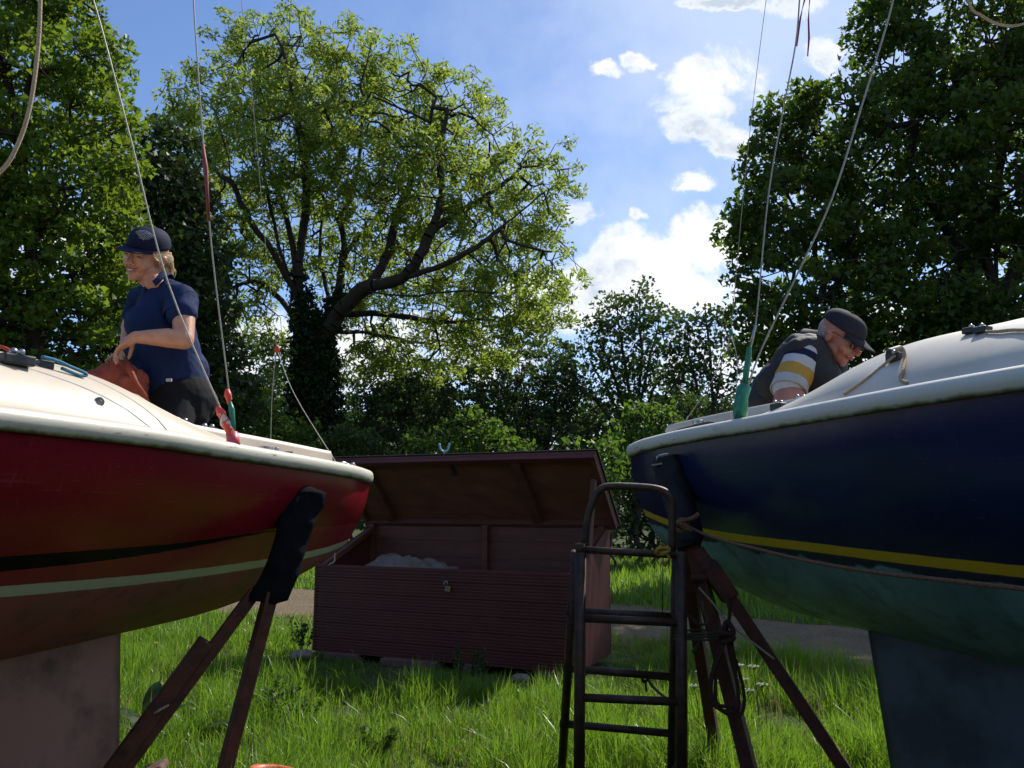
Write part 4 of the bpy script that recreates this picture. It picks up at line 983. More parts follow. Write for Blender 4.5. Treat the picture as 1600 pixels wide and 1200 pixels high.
# orange moulded plastic at the bottom edge
q = W(428, 1212, 3.3); o = thing('plastic_tub', 'orange moulded plastic tub just showing at the bottom edge beside the stand leg', 'tub', Vector((q.x, q.y, 0)))
m = MB(); rows = []
for (r, z) in ((.06, 0), (.075, .10), (.085, q.z - .04), (.098, q.z + .0), (.099, q.z + .018), (.088, q.z + .028), (.070, q.z + .022), (.060, q.z - .02), (.05, .05)):
    rows.append([Vector((q.x + r * math.cos(a), q.y + r * .8 * math.sin(a), z + .012 * math.cos(a * 1 + 2.4) * (z / q.z))) for a in np.linspace(0, 2 * math.pi, 28, endpoint=False)])
m.grid(rows, True); m.build('tub_body', M['terracotta'], o, smooth=True)
q = W(240, 1204, 3.2); m = MB(); m.box(q, .09, .12, .035, (Vector((.85, .2, .35)).normalized(), Vector((-.2, .97, 0)).normalized(), Vector((-.35, 0, .93)).normalized())); m.box(Vector((q.x, q.y, q.z / 2)), .05, .06, q.z - .03)
tag(m.build('wooden_block', M['brick'], bevel=.01, loc=Vector((q.x, q.y, 0))), 'reddish wooden chock end in the grass at the foot of the left stand leg', 'chock')
# ---------------------------------------------------------------- trees
def in_frame_pt(px, py, Y): return np.array(W(px, py, Y))
def grow(limbs, targets, step, rng, droop=0., wig=.12):
    """limbs: list of polylines (lists of points) forming the main skeleton, first one starts at the root.
    targets: points that twigs must reach.  Returns node positions, parents, radii."""
    P = []; par = []
    for li, pl in enumerate(limbs):
        pl = [np.array(p, float) for p in pl]
        if P:
            A_ = np.array(P); k = int(np.argmin(((A_ - pl[0]) ** 2).sum(1))); prev = k
        else: P.append(pl[0]); par.append(-1); prev = 0
        sp = [np.array(q) for q in smooth_pts([Vector(q) for q in pl], 5)]
        for q in sp[1:]:
            q = q + rng.normal(0, wig * .35 * step, 3); P.append(q); par.append(prev); prev = len(P) - 1
    n0 = len(P)
    cap = n0 + len(targets) * 14
    A_ = np.zeros((cap, 3)); A_[:n0] = P; n = n0; par = par + [0] * (cap - n0)
    rootd = np.linalg.norm(np.array(targets) - A_[n0 // 3], axis=1)
    depth = np.zeros(cap)
    order = np.argsort(rootd)
    for ti in order:
        t = np.array(targets[ti]); d = A_[:n] - t; dist = np.sqrt((d ** 2).sum(1))
        cost = dist + depth[:n] * .12
        k = int(np.argmin(cost)); L_ = dist[k]
        if L_ < step * .5: continue
        m_ = max(1, min(12, int(L_ / step))); a = A_[k]
        # leave the parent along its own direction, then bend to the target
        pd = A_[k] - A_[par[k]] if par[k] >= 0 else np.array([0, 0, 1.]); pn = np.linalg.norm(pd) + 1e-6
        ctrl = a + pd / pn * L_ * .35 + rng.normal(0, .06, 3) * L_
        prev = k
        for i in range(1, m_ + 1):
            s = i / m_; q = (1 - s) ** 2 * a + 2 * s * (1 - s) * ctrl + s * s * t
            if i < m_: q = q + rng.normal(0, wig * step, 3)
            A_[n] = q; par[n] = prev; depth[n] = depth[prev] + step; prev = n; n += 1
            if n >= cap - 1: break
        if n >= cap - 14: break
    return A_[:n].copy(), np.array(par[:n]), n0
def radii(P, par, tip, expo=2.3, rmax=None):
    n = len(P); r = np.full(n, 0.); 
    acc = np.zeros(n)
    for i in range(n - 1, -1, -1):
        v = acc[i] if acc[i] > 0 else tip ** expo
        r[i] = v ** (1 / expo)
        if par[i] >= 0: acc[par[i]] += v if par[i] < i else 0
    if rmax: r = np.minimum(r, rmax)
    return r
def branch_mesh(name, P, par, r, m, parent, rmin=0.):
    n = len(P); k = 5
    d = P - P[np.maximum(par, 0)]; d[0] = d[1] if n > 1 else (0, 0, 1)
    d /= np.linalg.norm(d, axis=1)[:, None] + 1e-9
    ref = np.where(np.abs(d[:, 2:3]) > .9, np.array([[1., 0, 0]]), np.array([[0, 0, 1.]]))
    u = np.cross(d, ref); u /= np.linalg.norm(u, axis=1)[:, None] + 1e-9; w = np.cross(d, u)
    keep = np.where((par >= 0) & (r >= rmin))[0]
    ang = np.arange(k) * 2 * np.pi / k; ca, sa = np.cos(ang), np.sin(ang)
    ring = u[keep][:, None] * ca[None, :, None] + w[keep][:, None] * sa[None, :, None]
    pr = r[par[keep]]; pr = np.minimum(pr, r[keep] * 1.6)
    A_ = P[par[keep]][:, None] - d[keep][:, None] * 0 + ring * pr[:, None, None]
    B_ = P[keep][:, None] + ring * r[keep][:, None, None]
    V = np.concatenate([A_, B_], 1).reshape(-1, 3)
    F = np.array([(i, (i + 1) % k, k + (i + 1) % k, k + i) for i in range(k)])
    F = (np.arange(len(keep))[:, None, None] * 2 * k + F[None]).reshape(-1, 4)
    o = tri_mesh(name, V, F, m, None, parent)
    o.data.polygons.foreach_set('use_smooth', [True] * len(o.data.polygons)); return o
def leaf_cloud(name, C, per, rad, size, m, parent, rng, flat=.6, up=.5, shape='diamond', cen=None, rndbias=None, droop=0.):
    "per leaves scattered within rad of each centre"
    n = len(C) * per
    base = np.repeat(C, per, 0)
    off = rng.normal(0, 1, (n, 3)); off /= np.linalg.norm(off, axis=1)[:, None]; off *= rng.random((n, 1)) ** .45 * rad
    off[:, 2] *= flat
    p = base + off
    nm = rng.normal(0, 1, (n, 3)); nm /= np.linalg.norm(nm, axis=1)[:, None]; nm[:, 2] += up
    nm /= np.linalg.norm(nm, axis=1)[:, None]
    t = np.cross(nm, rng.normal(0, 1, (n, 3))); t[:, 2] -= droop; t /= np.linalg.norm(t, axis=1)[:, None]; s = np.cross(nm, t)
    sz = size * rng.uniform(.6, 1.25, n)[:, None]
    fold = nm * sz * .12
    if shape == 'diamond':
        V = np.stack([p - t * sz * .5, p + s * sz * .36 + fold - t * sz * .05, p + t * sz * .55, p - s * sz * .36 + fold - t * sz * .05], 1)
        F = np.array([(0, 1, 2), (0, 2, 3)]); kk = 4
    elif shape == 'lobed':       # five pointed outline for broad leaves
        V = np.stack([p - t * sz * .45, p + s * sz * .50 + fold - t * sz * .12, p + s * sz * .20 + t * sz * .10, p + t * sz * .55, p - s * sz * .20 + t * sz * .10, p - s * sz * .50 + fold - t * sz * .12], 1)
        F = np.array([(0, 1, 2), (0, 2, 3), (0, 3, 4), (0, 4, 5)]); kk = 6
    else:                        # narrow leaflet
        V = np.stack([p - t * sz * .5, p + s * sz * .17 + fold * .5, p + t * sz * .6, p - s * sz * .17 + fold * .5], 1)
        F = np.array([(0, 1, 2), (0, 2, 3)]); kk = 4
    F = (np.arange(n)[:, None, None] * kk + F[None]).reshape(-1, 3)
    cr = np.repeat(rng.random(len(C)), per)
    rnd = np.clip(rng.random(n) * .55 + cr * .45, 0, 1)
    return tri_mesh(name, V.reshape(-1, 3), F, m, np.repeat(rnd, kk), parent)
def blob_pts(blobs, Yc, n, rng, shell=.55, ys=1., squash=1.):
    "blobs: (px, py, radius in photo px[, dY]); points spread through their volumes, more towards the outside"
    out = []; vol = np.array([b[2] ** 2.4 for b in blobs]); cnt = np.maximum(4, (n * vol / vol.sum()).astype(int))
    for b, c in zip(blobs, cnt):
        dY = b[3] if len(b) > 3 else 0; Y = Yc + dY; c0 = np.array(W(b[0], b[1], Y)); R_ = b[2] / FOC * Y * 1.03
        v = rng.normal(0, 1, (c, 3)); v /= np.linalg.norm(v, axis=1)[:, None]; v *= (shell + (1 - shell) * rng.random((c, 1))) ** 1 * R_
        v[:, 1] *= ys; v[:, 2] *= squash
        out.append(c0 + v)
    out = np.concatenate(out); return out[out[:, 2] > .15]
def make_tree(kind, label, cat, root, limbs, T, step, seed, leafm, barkm, size, per, rad, tip=.012, shape='diamond', flat=.6, expo=2.2, rmax=None, group=None, wig=.12, leafpts=None, rmin=0., up=.5, parts=('trunk', 'crown'), droop=0.):
    rng = np.random.default_rng(seed); root = Vector(root)
    o = thing(kind, label, cat, root, group)
    P, par, n0 = grow(limbs, T, step, rng, wig=wig)
    r = radii(P, par, tip, expo, rmax)
    branch_mesh(parts[0], P, par, r, barkm, o, rmin)
    child = np.zeros(len(P), bool); child[par[par >= 0]] = True
    tips = P[(~child)]
    mids = P[(r < tip * 1.5) & child]
    C = tips if len(mids) == 0 or leafpts == 'tips' else np.concatenate([tips, mids[rng.random(len(mids)) < .35]])
    C = C[C[:, 2] > .1]
    leaf_cloud(parts[1], C, per, rad, size, leafm, o, rng, flat, up, shape, droop=droop)
    return o, P, par, r
S = lambda *pts: [W(*p) for p in pts]
def G(px, Y): p = W(px, 700, Y); return Vector((p.x, p.y, 0))

# the old ash in the middle, 26 m away
Yc = 26.
rg_ = np.random.default_rng(11)
rt = G(492, Yc)
limbs = [[rt] + S((490, 690, Yc), (493, 620, Yc), (488, 560, Yc), (485, 520, Yc)),
    S((488, 545, Yc), (470, 480, Yc), (465, 420, Yc - .5), (472, 370, Yc - .6), (478, 300, Yc - 1), (470, 220, Yc - 1.5), (455, 130, Yc - 2), (440, 70, Yc - 2)),
    S((490, 560, Yc), (515, 500, Yc), (530, 440, Yc + .5), (537, 380, Yc + .8), (527, 340, Yc + 1), (500, 300, Yc + 1.2), (480, 250, Yc + 1.5), (500, 170, Yc + 2)),
    S((527, 345, Yc + 1), (548, 310, Yc + 1.2), (560, 255, Yc + 1.2), (566, 190, Yc + 1.5), (575, 110, Yc + 1.8)),
    S((500, 540, Yc), (525, 495, Yc - .5), (565, 455, Yc - 1), (620, 438, Yc - 1.6), (650, 410, Yc - 2), (672, 360, Yc - 2.2), (690, 310, Yc - 2), (688, 240, Yc - 2), (700, 170, Yc - 2)),
    S((620, 438, Yc - 1.6), (690, 415, Yc - 2.4), (745, 385, Yc - 2.6), (790, 350, Yc - 2.5), (850, 300, Yc - 2.2)),
    S((672, 360, Yc - 2.2), (720, 330, Yc - 1.5), (770, 300, Yc - 1), (815, 262, Yc - .8)),
    S((565, 455, Yc - 1), (640, 462, Yc - 2.8), (720, 455, Yc - 3.6), (790, 460, Yc - 4), (850, 480, Yc - 4.2)),
    S((520, 520, Yc), (575, 520, Yc + 1.5), (650, 535, Yc + 2.5), (730, 545, Yc + 3)),
    S((478, 520, Yc), (440, 470, Yc + .8), (400, 440, Yc + 1.2), (350, 455, Yc + 1.5), (300, 470, Yc + 1.8)),
    S((470, 480, Yc), (430, 400, Yc - 1), (395, 350, Yc - 1.5), (365, 290, Yc - 1.8), (350, 220, Yc - 2), (330, 160, Yc - 2)),
    S((400, 352, Yc - 1.5), (350, 330, Yc - 2.2), (300, 300, Yc - 2.5), (260, 250, Yc - 2.5)),
    S((465, 420, Yc - .5), (445, 330, Yc + .5), (420, 260, Yc + 1), (400, 180, Yc + 1), (395, 100, Yc + 1)),
    S((535, 400, Yc + .6), (580, 350, Yc + 1.6), (620, 290, Yc + 2), (640, 210, Yc + 2.2), (630, 130, Yc + 2)),
    S((482, 560, Yc), (430, 545, Yc - 1), (380, 560, Yc - 1.6), (340, 580, Yc - 2)),
    S((480, 510, Yc), (440, 495, Yc - .6), (390, 485, Yc - 1.2), (340, 505, Yc - 1.6), (300, 520, Yc - 1.8)),
    S((483, 500, Yc), (452, 440, Yc - .4), (428, 350, Yc - .8), (412, 260, Yc - 1.2), (420, 170, Yc - 1.4)),
    S((505, 525, Yc), (512, 460, Yc + .8), (500, 400, Yc + 1.2), (506, 330, Yc + 1.5), (530, 240, Yc + 1.6)),
    S((575, 450, Yc - 1), (606, 395, Yc - .6), (622, 330, Yc - .4), (650, 265, Yc - .2), (690, 190, Yc)),
    S((535, 490, Yc), (610, 492, Yc + .8), (690, 505, Yc + 1.2), (760, 500, Yc + 1.4), (830, 520, Yc + 1.6)),
    S((365, 290, Yc - 1.8), (320, 250, Yc - 1.4), (280, 190, Yc - 1), (262, 140, Yc - .8))]
blobs = [(400, 120, 85), (470, 110, 85), (560, 140, 90), (640, 170, 90), (330, 190, 75), (275, 190, 45), (300, 260, 70), (720, 210, 80), (790, 270, 70), (850, 290, 52), (440, 230, 110, -1.5), (560, 250, 110, -1), (680, 290, 100, -1.5), (350, 330, 80, 1), (450, 350, 90, 1.5),
         (760, 360, 85), (840, 360, 55), (620, 370, 90, 1.5), (860, 430, 45, -2), (780, 450, 75, -1.5), (700, 470, 70, 1.5), (820, 510, 55, -1), (330, 430, 65, 1), (380, 500, 60, 1.5), (590, 500, 60, 2), (680, 550, 55, 2), (290, 350, 50), (330, 560, 40), (640, 600, 45, 2), (740, 540, 50)]
blobs += [(420, 560, 45, -1), (370, 610, 40, -1), (560, 560, 45, 1), (610, 560, 45, 1), (770, 540, 50, 1), (860, 470, 45), (400, 420, 60, 1), (540, 420, 70, 2), (660, 430, 70, 2)]
T = blob_pts(blobs, Yc, 3900, rg_, .35, 1.5)
spray = [(380, 34), (395, 28), (478, 22), (487, 32), (545, 42), (575, 66), (610, 72), (645, 95), (715, 118), (735, 112), (775, 160), (800, 190), (835, 205), (868, 225), (888, 222), (900, 262), (905, 300), (268, 120), (250, 150), (244, 180), (328, 88), (345, 82), (452, 26), (620, 66), (690, 105), (755, 130), (905, 430), (888, 390), (912, 440), (884, 345), (237, 215), (300, 108), (820, 235), (868, 250)]
T = np.concatenate([T, np.array([W(x, y, Yc + rg_.normal(0, .8)) for x, y in spray])])
ash, P_, par_, r_ = make_tree('ash_tree', 'big old tree with open spreading limbs and fresh yellow green leaves in the middle', 'tree', rt, limbs, T, .42, 12, M['leaf_centre'], M['bark'], .215, 44, .36, tip=.0108, shape='narrow', flat=.85, expo=1.95, rmax=.42, wig=.13, up=.3)
# ivy clothing its trunk
rg_ = np.random.default_rng(5)
iv = []
for (x, y, w) in [(490, 700, 62), (490, 670, 52), (491, 640, 48), (492, 610, 46), (490, 580, 44), (490, 555, 42), (487, 530, 36), (480, 505, 26), (473, 480, 18), (508, 515, 20), (468, 450, 14), (520, 490, 14), (530, 470, 10)]:
    c0 = np.array(W(x, y, Yc)); R_ = w / FOC * Yc * .85
    for _ in range(int(w * 4.2)):
        a = rg_.uniform(0, 6.28); iv.append(c0 + np.array([math.cos(a) * R_ * rg_.uniform(.5, 1), math.sin(a) * R_ * .9, rg_.uniform(-.5, .5)]))
leaf_cloud('ivy', np.array(iv), 9, .26, .15, M['leaf_ivy'], ash, rg_, 1., .2, 'lobed', droop=.6)

def dense_tree(kind, label, blobs, Yc, trunk_px, nT, seed, leafm, size, per, rad, barkm, step=.5, limbs_px=None, ys=1.0, group=None, shape='lobed', shell=.6, rmax=.3, cat='tree', parts=('trunk', 'crown'), tip=.012, up=.4, flat=.6, h0=.35):
    rng = np.random.default_rng(seed); rt = G(trunk_px, Yc)
    big = sorted(blobs, key=lambda b: -b[2])[:9]
    top = min(blobs, key=lambda b: b[1]); tp = W(top[0], top[1], Yc)
    fork = Vector((rt.x, rt.y, max(.5, tp.z * h0)))
    limbs = [[rt, lerp(rt, fork, .5) + Vector((.1, 0, 0)), fork, lerp(fork, tp, .5) + Vector((.2, .2, 0)), tp]]
    for b in big:
        if b is top: continue
        q = W(b[0], b[1], Yc + (b[3] if len(b) > 3 else 0)); st_ = lerp(fork, Vector((tp.x, tp.y, max(q.z * .6, fork.z))), .35)
        limbs.append([st_, lerp(st_, q, .5) + Vector((0, 0, (q - st_).length * .08)), q])
    T = blob_pts(blobs, Yc, nT, rng, shell, ys)
    return make_tree(kind, label, cat, rt, limbs, T, step, seed + 1, leafm, barkm, size, per, rad, tip=tip, shape=shape, rmax=rmax, group=group, leafpts='tips', parts=parts, up=up, flat=flat)

# dense broad leaved trees that frame the picture
dense_tree('lime_tree', 'tall dense green tree filling the left edge behind the woman', [(60, 40, 120), (-40, -60, 150), (80, -60, 90), (0, 200, 190), (140, 110, 62), (150, 190, 68), (165, 240, 55), (90, 300, 120), (-60, 420, 190), (80, 440, 110), (150, 380, 70), (160, 470, 75), (60, 540, 80), (170, 540, 60), (-250, 200, 200), (-200, 500, 160)], 16, 40, 3000, 21, M['leaf_lime'], .150, 78, .43, M['bark'], ys=1.1)
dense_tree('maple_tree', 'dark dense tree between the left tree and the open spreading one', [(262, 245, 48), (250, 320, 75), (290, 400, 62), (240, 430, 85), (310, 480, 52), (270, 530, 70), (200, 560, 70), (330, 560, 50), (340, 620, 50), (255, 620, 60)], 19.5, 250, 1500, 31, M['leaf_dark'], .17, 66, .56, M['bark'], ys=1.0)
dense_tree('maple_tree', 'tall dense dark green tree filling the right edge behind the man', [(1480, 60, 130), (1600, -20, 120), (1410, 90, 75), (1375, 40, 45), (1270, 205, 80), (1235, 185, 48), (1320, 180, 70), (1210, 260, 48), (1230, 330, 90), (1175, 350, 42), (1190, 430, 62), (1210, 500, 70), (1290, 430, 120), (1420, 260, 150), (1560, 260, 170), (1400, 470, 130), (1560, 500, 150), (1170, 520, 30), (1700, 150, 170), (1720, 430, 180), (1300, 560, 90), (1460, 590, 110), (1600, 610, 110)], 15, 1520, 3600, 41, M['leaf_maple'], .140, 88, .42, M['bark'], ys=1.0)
# smaller trees and bushes that close the view
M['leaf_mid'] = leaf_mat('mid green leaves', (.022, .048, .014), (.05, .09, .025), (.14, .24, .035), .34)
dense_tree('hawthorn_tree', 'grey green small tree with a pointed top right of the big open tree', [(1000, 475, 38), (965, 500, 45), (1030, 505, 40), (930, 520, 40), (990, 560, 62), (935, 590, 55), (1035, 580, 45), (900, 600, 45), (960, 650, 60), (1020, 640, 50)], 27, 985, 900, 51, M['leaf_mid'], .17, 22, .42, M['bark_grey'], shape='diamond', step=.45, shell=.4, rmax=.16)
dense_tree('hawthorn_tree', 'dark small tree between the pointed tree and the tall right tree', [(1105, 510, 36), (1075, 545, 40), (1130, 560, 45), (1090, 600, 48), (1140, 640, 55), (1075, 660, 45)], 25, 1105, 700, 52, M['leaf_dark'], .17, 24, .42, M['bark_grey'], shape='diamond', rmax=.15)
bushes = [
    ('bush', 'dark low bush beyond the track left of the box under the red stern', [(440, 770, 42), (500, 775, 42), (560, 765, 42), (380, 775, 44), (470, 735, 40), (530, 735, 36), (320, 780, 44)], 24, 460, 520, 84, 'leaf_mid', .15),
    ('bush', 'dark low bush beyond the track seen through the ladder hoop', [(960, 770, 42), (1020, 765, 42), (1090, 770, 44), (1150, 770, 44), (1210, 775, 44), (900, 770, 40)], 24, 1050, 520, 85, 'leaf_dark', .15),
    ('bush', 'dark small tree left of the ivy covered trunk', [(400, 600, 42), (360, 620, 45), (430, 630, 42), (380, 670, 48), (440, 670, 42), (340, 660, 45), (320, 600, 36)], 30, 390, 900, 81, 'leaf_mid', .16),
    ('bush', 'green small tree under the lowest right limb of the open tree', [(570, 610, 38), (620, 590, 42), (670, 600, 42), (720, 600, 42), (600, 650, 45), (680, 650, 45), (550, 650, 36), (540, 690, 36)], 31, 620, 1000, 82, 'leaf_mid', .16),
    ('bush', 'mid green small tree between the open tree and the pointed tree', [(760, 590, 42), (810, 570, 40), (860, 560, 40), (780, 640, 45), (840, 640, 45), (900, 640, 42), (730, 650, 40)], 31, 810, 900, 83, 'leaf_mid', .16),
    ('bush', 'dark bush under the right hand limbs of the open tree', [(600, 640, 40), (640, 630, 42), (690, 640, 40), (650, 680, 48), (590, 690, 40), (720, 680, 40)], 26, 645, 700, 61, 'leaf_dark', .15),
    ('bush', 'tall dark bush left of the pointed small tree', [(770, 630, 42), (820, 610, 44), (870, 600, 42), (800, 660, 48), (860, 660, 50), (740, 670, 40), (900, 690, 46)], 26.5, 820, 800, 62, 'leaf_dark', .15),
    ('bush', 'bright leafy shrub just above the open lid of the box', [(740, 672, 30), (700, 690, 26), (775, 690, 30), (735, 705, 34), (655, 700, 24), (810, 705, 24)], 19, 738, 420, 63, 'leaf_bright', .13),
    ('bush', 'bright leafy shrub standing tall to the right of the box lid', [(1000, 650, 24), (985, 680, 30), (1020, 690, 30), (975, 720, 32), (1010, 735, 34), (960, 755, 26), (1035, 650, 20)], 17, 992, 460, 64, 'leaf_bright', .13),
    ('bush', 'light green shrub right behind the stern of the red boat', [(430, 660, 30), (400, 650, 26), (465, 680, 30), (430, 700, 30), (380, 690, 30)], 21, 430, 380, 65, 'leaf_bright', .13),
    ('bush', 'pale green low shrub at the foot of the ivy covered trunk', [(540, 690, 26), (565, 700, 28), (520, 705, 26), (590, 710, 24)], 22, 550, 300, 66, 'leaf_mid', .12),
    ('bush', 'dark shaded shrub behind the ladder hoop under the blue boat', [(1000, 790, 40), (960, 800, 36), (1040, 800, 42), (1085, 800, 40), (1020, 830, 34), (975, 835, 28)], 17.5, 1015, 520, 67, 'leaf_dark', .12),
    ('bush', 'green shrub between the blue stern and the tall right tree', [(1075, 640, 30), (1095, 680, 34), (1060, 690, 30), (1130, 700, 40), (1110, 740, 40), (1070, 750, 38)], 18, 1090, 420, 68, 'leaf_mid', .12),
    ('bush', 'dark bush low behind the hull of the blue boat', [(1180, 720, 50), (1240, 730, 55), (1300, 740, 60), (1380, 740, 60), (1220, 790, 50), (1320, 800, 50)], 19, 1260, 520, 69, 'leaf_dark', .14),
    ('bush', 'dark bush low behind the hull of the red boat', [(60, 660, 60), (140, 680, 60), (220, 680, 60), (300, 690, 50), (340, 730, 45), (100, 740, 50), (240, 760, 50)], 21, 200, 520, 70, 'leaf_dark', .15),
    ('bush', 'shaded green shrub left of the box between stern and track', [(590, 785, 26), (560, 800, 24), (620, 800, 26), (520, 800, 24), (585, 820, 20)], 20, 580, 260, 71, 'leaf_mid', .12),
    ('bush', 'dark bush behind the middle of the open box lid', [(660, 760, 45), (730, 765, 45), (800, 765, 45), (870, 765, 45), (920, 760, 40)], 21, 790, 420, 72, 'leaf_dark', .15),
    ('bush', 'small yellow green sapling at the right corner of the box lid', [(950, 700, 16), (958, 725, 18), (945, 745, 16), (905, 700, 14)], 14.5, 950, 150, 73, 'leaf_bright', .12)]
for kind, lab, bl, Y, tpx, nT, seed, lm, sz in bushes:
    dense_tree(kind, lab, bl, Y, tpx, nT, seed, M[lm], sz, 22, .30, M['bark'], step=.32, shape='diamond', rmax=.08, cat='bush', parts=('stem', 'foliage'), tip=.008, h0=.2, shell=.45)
# far row of trees that closes the horizon
rg_ = np.random.default_rng(77)
far = [('distant dark tree far behind the left tree', -150), ('distant dark tree behind the woman', 130), ('distant dark tree behind the lower left limbs of the open tree', 370), ('distant dark tree behind the ivy covered trunk', 560), ('distant dark tree behind the middle dark bushes', 740), ('distant dark tree behind the pointed small tree', 930), ('distant dark tree behind the stern of the blue boat', 1110), ('distant dark tree behind the man', 1300), ('distant dark tree far behind the tall right tree', 1560)]
for i, (lab, px) in enumerate(far):
    bl = [(px + (j - 2.5) * 42, 672 + rg_.uniform(-22, 26), rg_.uniform(38, 55)) for j in range(6)] + [(px + rg_.uniform(-90, 90), 750, 50) for _ in range(4)]
    dense_tree('distant_tree', lab, bl, 48 + 3 * (i % 3), px, 620, 90 + i, M['leaf_dark'], .46, 26, 1.1, M['bark'], step=1.2, shape='diamond', rmax=.2, tip=.03, shell=.3, h0=.3, group='distant trees closing the view')

# the wood behind the photographer: it shades the near side of everything and shows in the glossy hulls
rg_ = np.random.default_rng(99); C = []
for i in range(14):
    cx, cy, hh = -26 + 4.0 * i + rg_.uniform(-1, 1), -13 + rg_.uniform(-2, 2) - .006 * (i - 6.5) ** 2, rg_.uniform(3.5, 6.5)
    v = rg_.normal(0, 1, (90, 3)); v /= np.linalg.norm(v, axis=1)[:, None]; C.append(np.array([cx, cy, hh * .52]) + v * np.array([2.9, 2.0, hh * .5]) * rg_.uniform(.5, 1, (90, 1)))
C = np.concatenate(C); C = C[C[:, 2] > .2]
wd = leaf_cloud('woodland', C, 16, 1.1, .6, M['leaf_dark'], None, rg_, .8, .3, 'diamond')
tag(wd, 'belt of dark trees behind the photographer facing the boats', 'woodland', kind='stuff')
# ---------------------------------------------------------------- people
M['skin_f'] = mat('sun tanned skin', (.60, .30, .19), .48, (.50, .22, .135), 22, 5, .12, 120, ramp=(.3, .7), sss=.12)
M['skin_m'] = mat('reddish skin', (.50, .225, .15), .48, (.38, .13, .09), 20, 5, .15, 120, ramp=(.3, .7), sss=.12)
M['polo_navy'] = mat('navy polo cotton', (.012, .028, .095), .85, (.008, .018, .062), 7, 5, .5, 9, spec=.2)
M['trouser'] = mat('charcoal trousers', (.013, .012, .014), .9, (.009, .009, .010), 9, 5, .3, 10, spec=.2)
M['cap_navy'] = mat('navy cap cloth', (.010, .016, .045), .8, (.007, .011, .03), 60, 4, .2, 200, spec=.2)
M['cap_grey'] = mat('dark grey cap cloth', (.030, .030, .042), .85, (.02, .02, .028), 60, 4, .2, 200, spec=.2)
M['vest'] = mat('charcoal body warmer', (.040, .038, .038), .72, (.024, .023, .024), 8, 5, .6, 12, spec=.3)
M['blonde'] = mat('blonde hair', (.90, .70, .42), .5, (.72, .52, .28), 60, 4)
M['grey_hair'] = mat('short grey hair', (.60, .55, .50), .8, (.36, .32, .29), 160, 4, 1., 300)
M['glass_dark'] = mat('dark sunglass lens', (.02, .012, .012), .08, (.015, .01, .01), 5)
M['teeth'] = mat('teeth', (.72, .66, .58), .3)
M['lip'] = mat('lips', (.42, .12, .10), .45)
M['dark_line'] = mat('dark lash line', (.03, .015, .012), .7)
M['logo'] = mat('pale embroidery', (.42, .44, .48), .8, (.2, .22, .28), 260, 2, ramp=(.45, .55))
M['bag'] = mat('terracotta red canvas', (.36, .085, .045), .75, (.24, .05, .028), 7, 5, .5, 14, spec=.25)

def capsule(m, a, b, ra, rb, n=16):
    a, b = Vector(a), Vector(b); d = b - a; L_ = d.length
    pts = []; rs = []
    u = d / max(L_, 1e-6)
    for k in range(5):
        t = math.pi / 2 * k / 5; pts.append(a - u * ra * math.cos(t)); rs.append(max(ra * math.sin(t), .002))
    for k in range(7): pts.append(a + d * k / 6); rs.append(lerp(ra, rb, k / 6))
    for k in range(1, 6):
        t = math.pi / 2 * k / 5; pts.append(b + u * rb * math.sin(t)); rs.append(max(rb * math.cos(t), .002))
    m.tube(pts, rs, n)
def chain(m, pts):
    for (a, ra), (b, rb) in zip(pts[:-1], pts[1:]): capsule(m, a, b, ra, rb)
def remeshed(m, name, mt, parent, vox, sm=4, fold=0., fs=.08, bmod=True):
    o = m.build(name, mt, parent, smooth=True)
    r = o.modifiers.new('remesh', 'REMESH'); r.mode = 'VOXEL'; r.voxel_size = vox; r.use_smooth_shade = True
    s = o.modifiers.new('smooth', 'SMOOTH'); s.factor = .6; s.iterations = sm
    if fold:
        tx = bpy.data.textures.new(name + ' folds', 'CLOUDS'); tx.noise_scale = fs; tx.noise_depth = 2
        dm = o.modifiers.new('folds', 'DISPLACE'); dm.texture = tx; dm.strength = fold; dm.mid_level = .5; dm.texture_coords = 'LOCAL'
    return o
def frame(F, roll=0., up=(0, 0, 1)):
    F = Vector(F).normalized(); U = Vector(up); U = (U - F * U.dot(F)).normalized(); Sd = F.cross(U)      # Sd = the person's right
    U2 = U * math.cos(roll) + Sd * math.sin(roll); return F, U2, F.cross(U2)
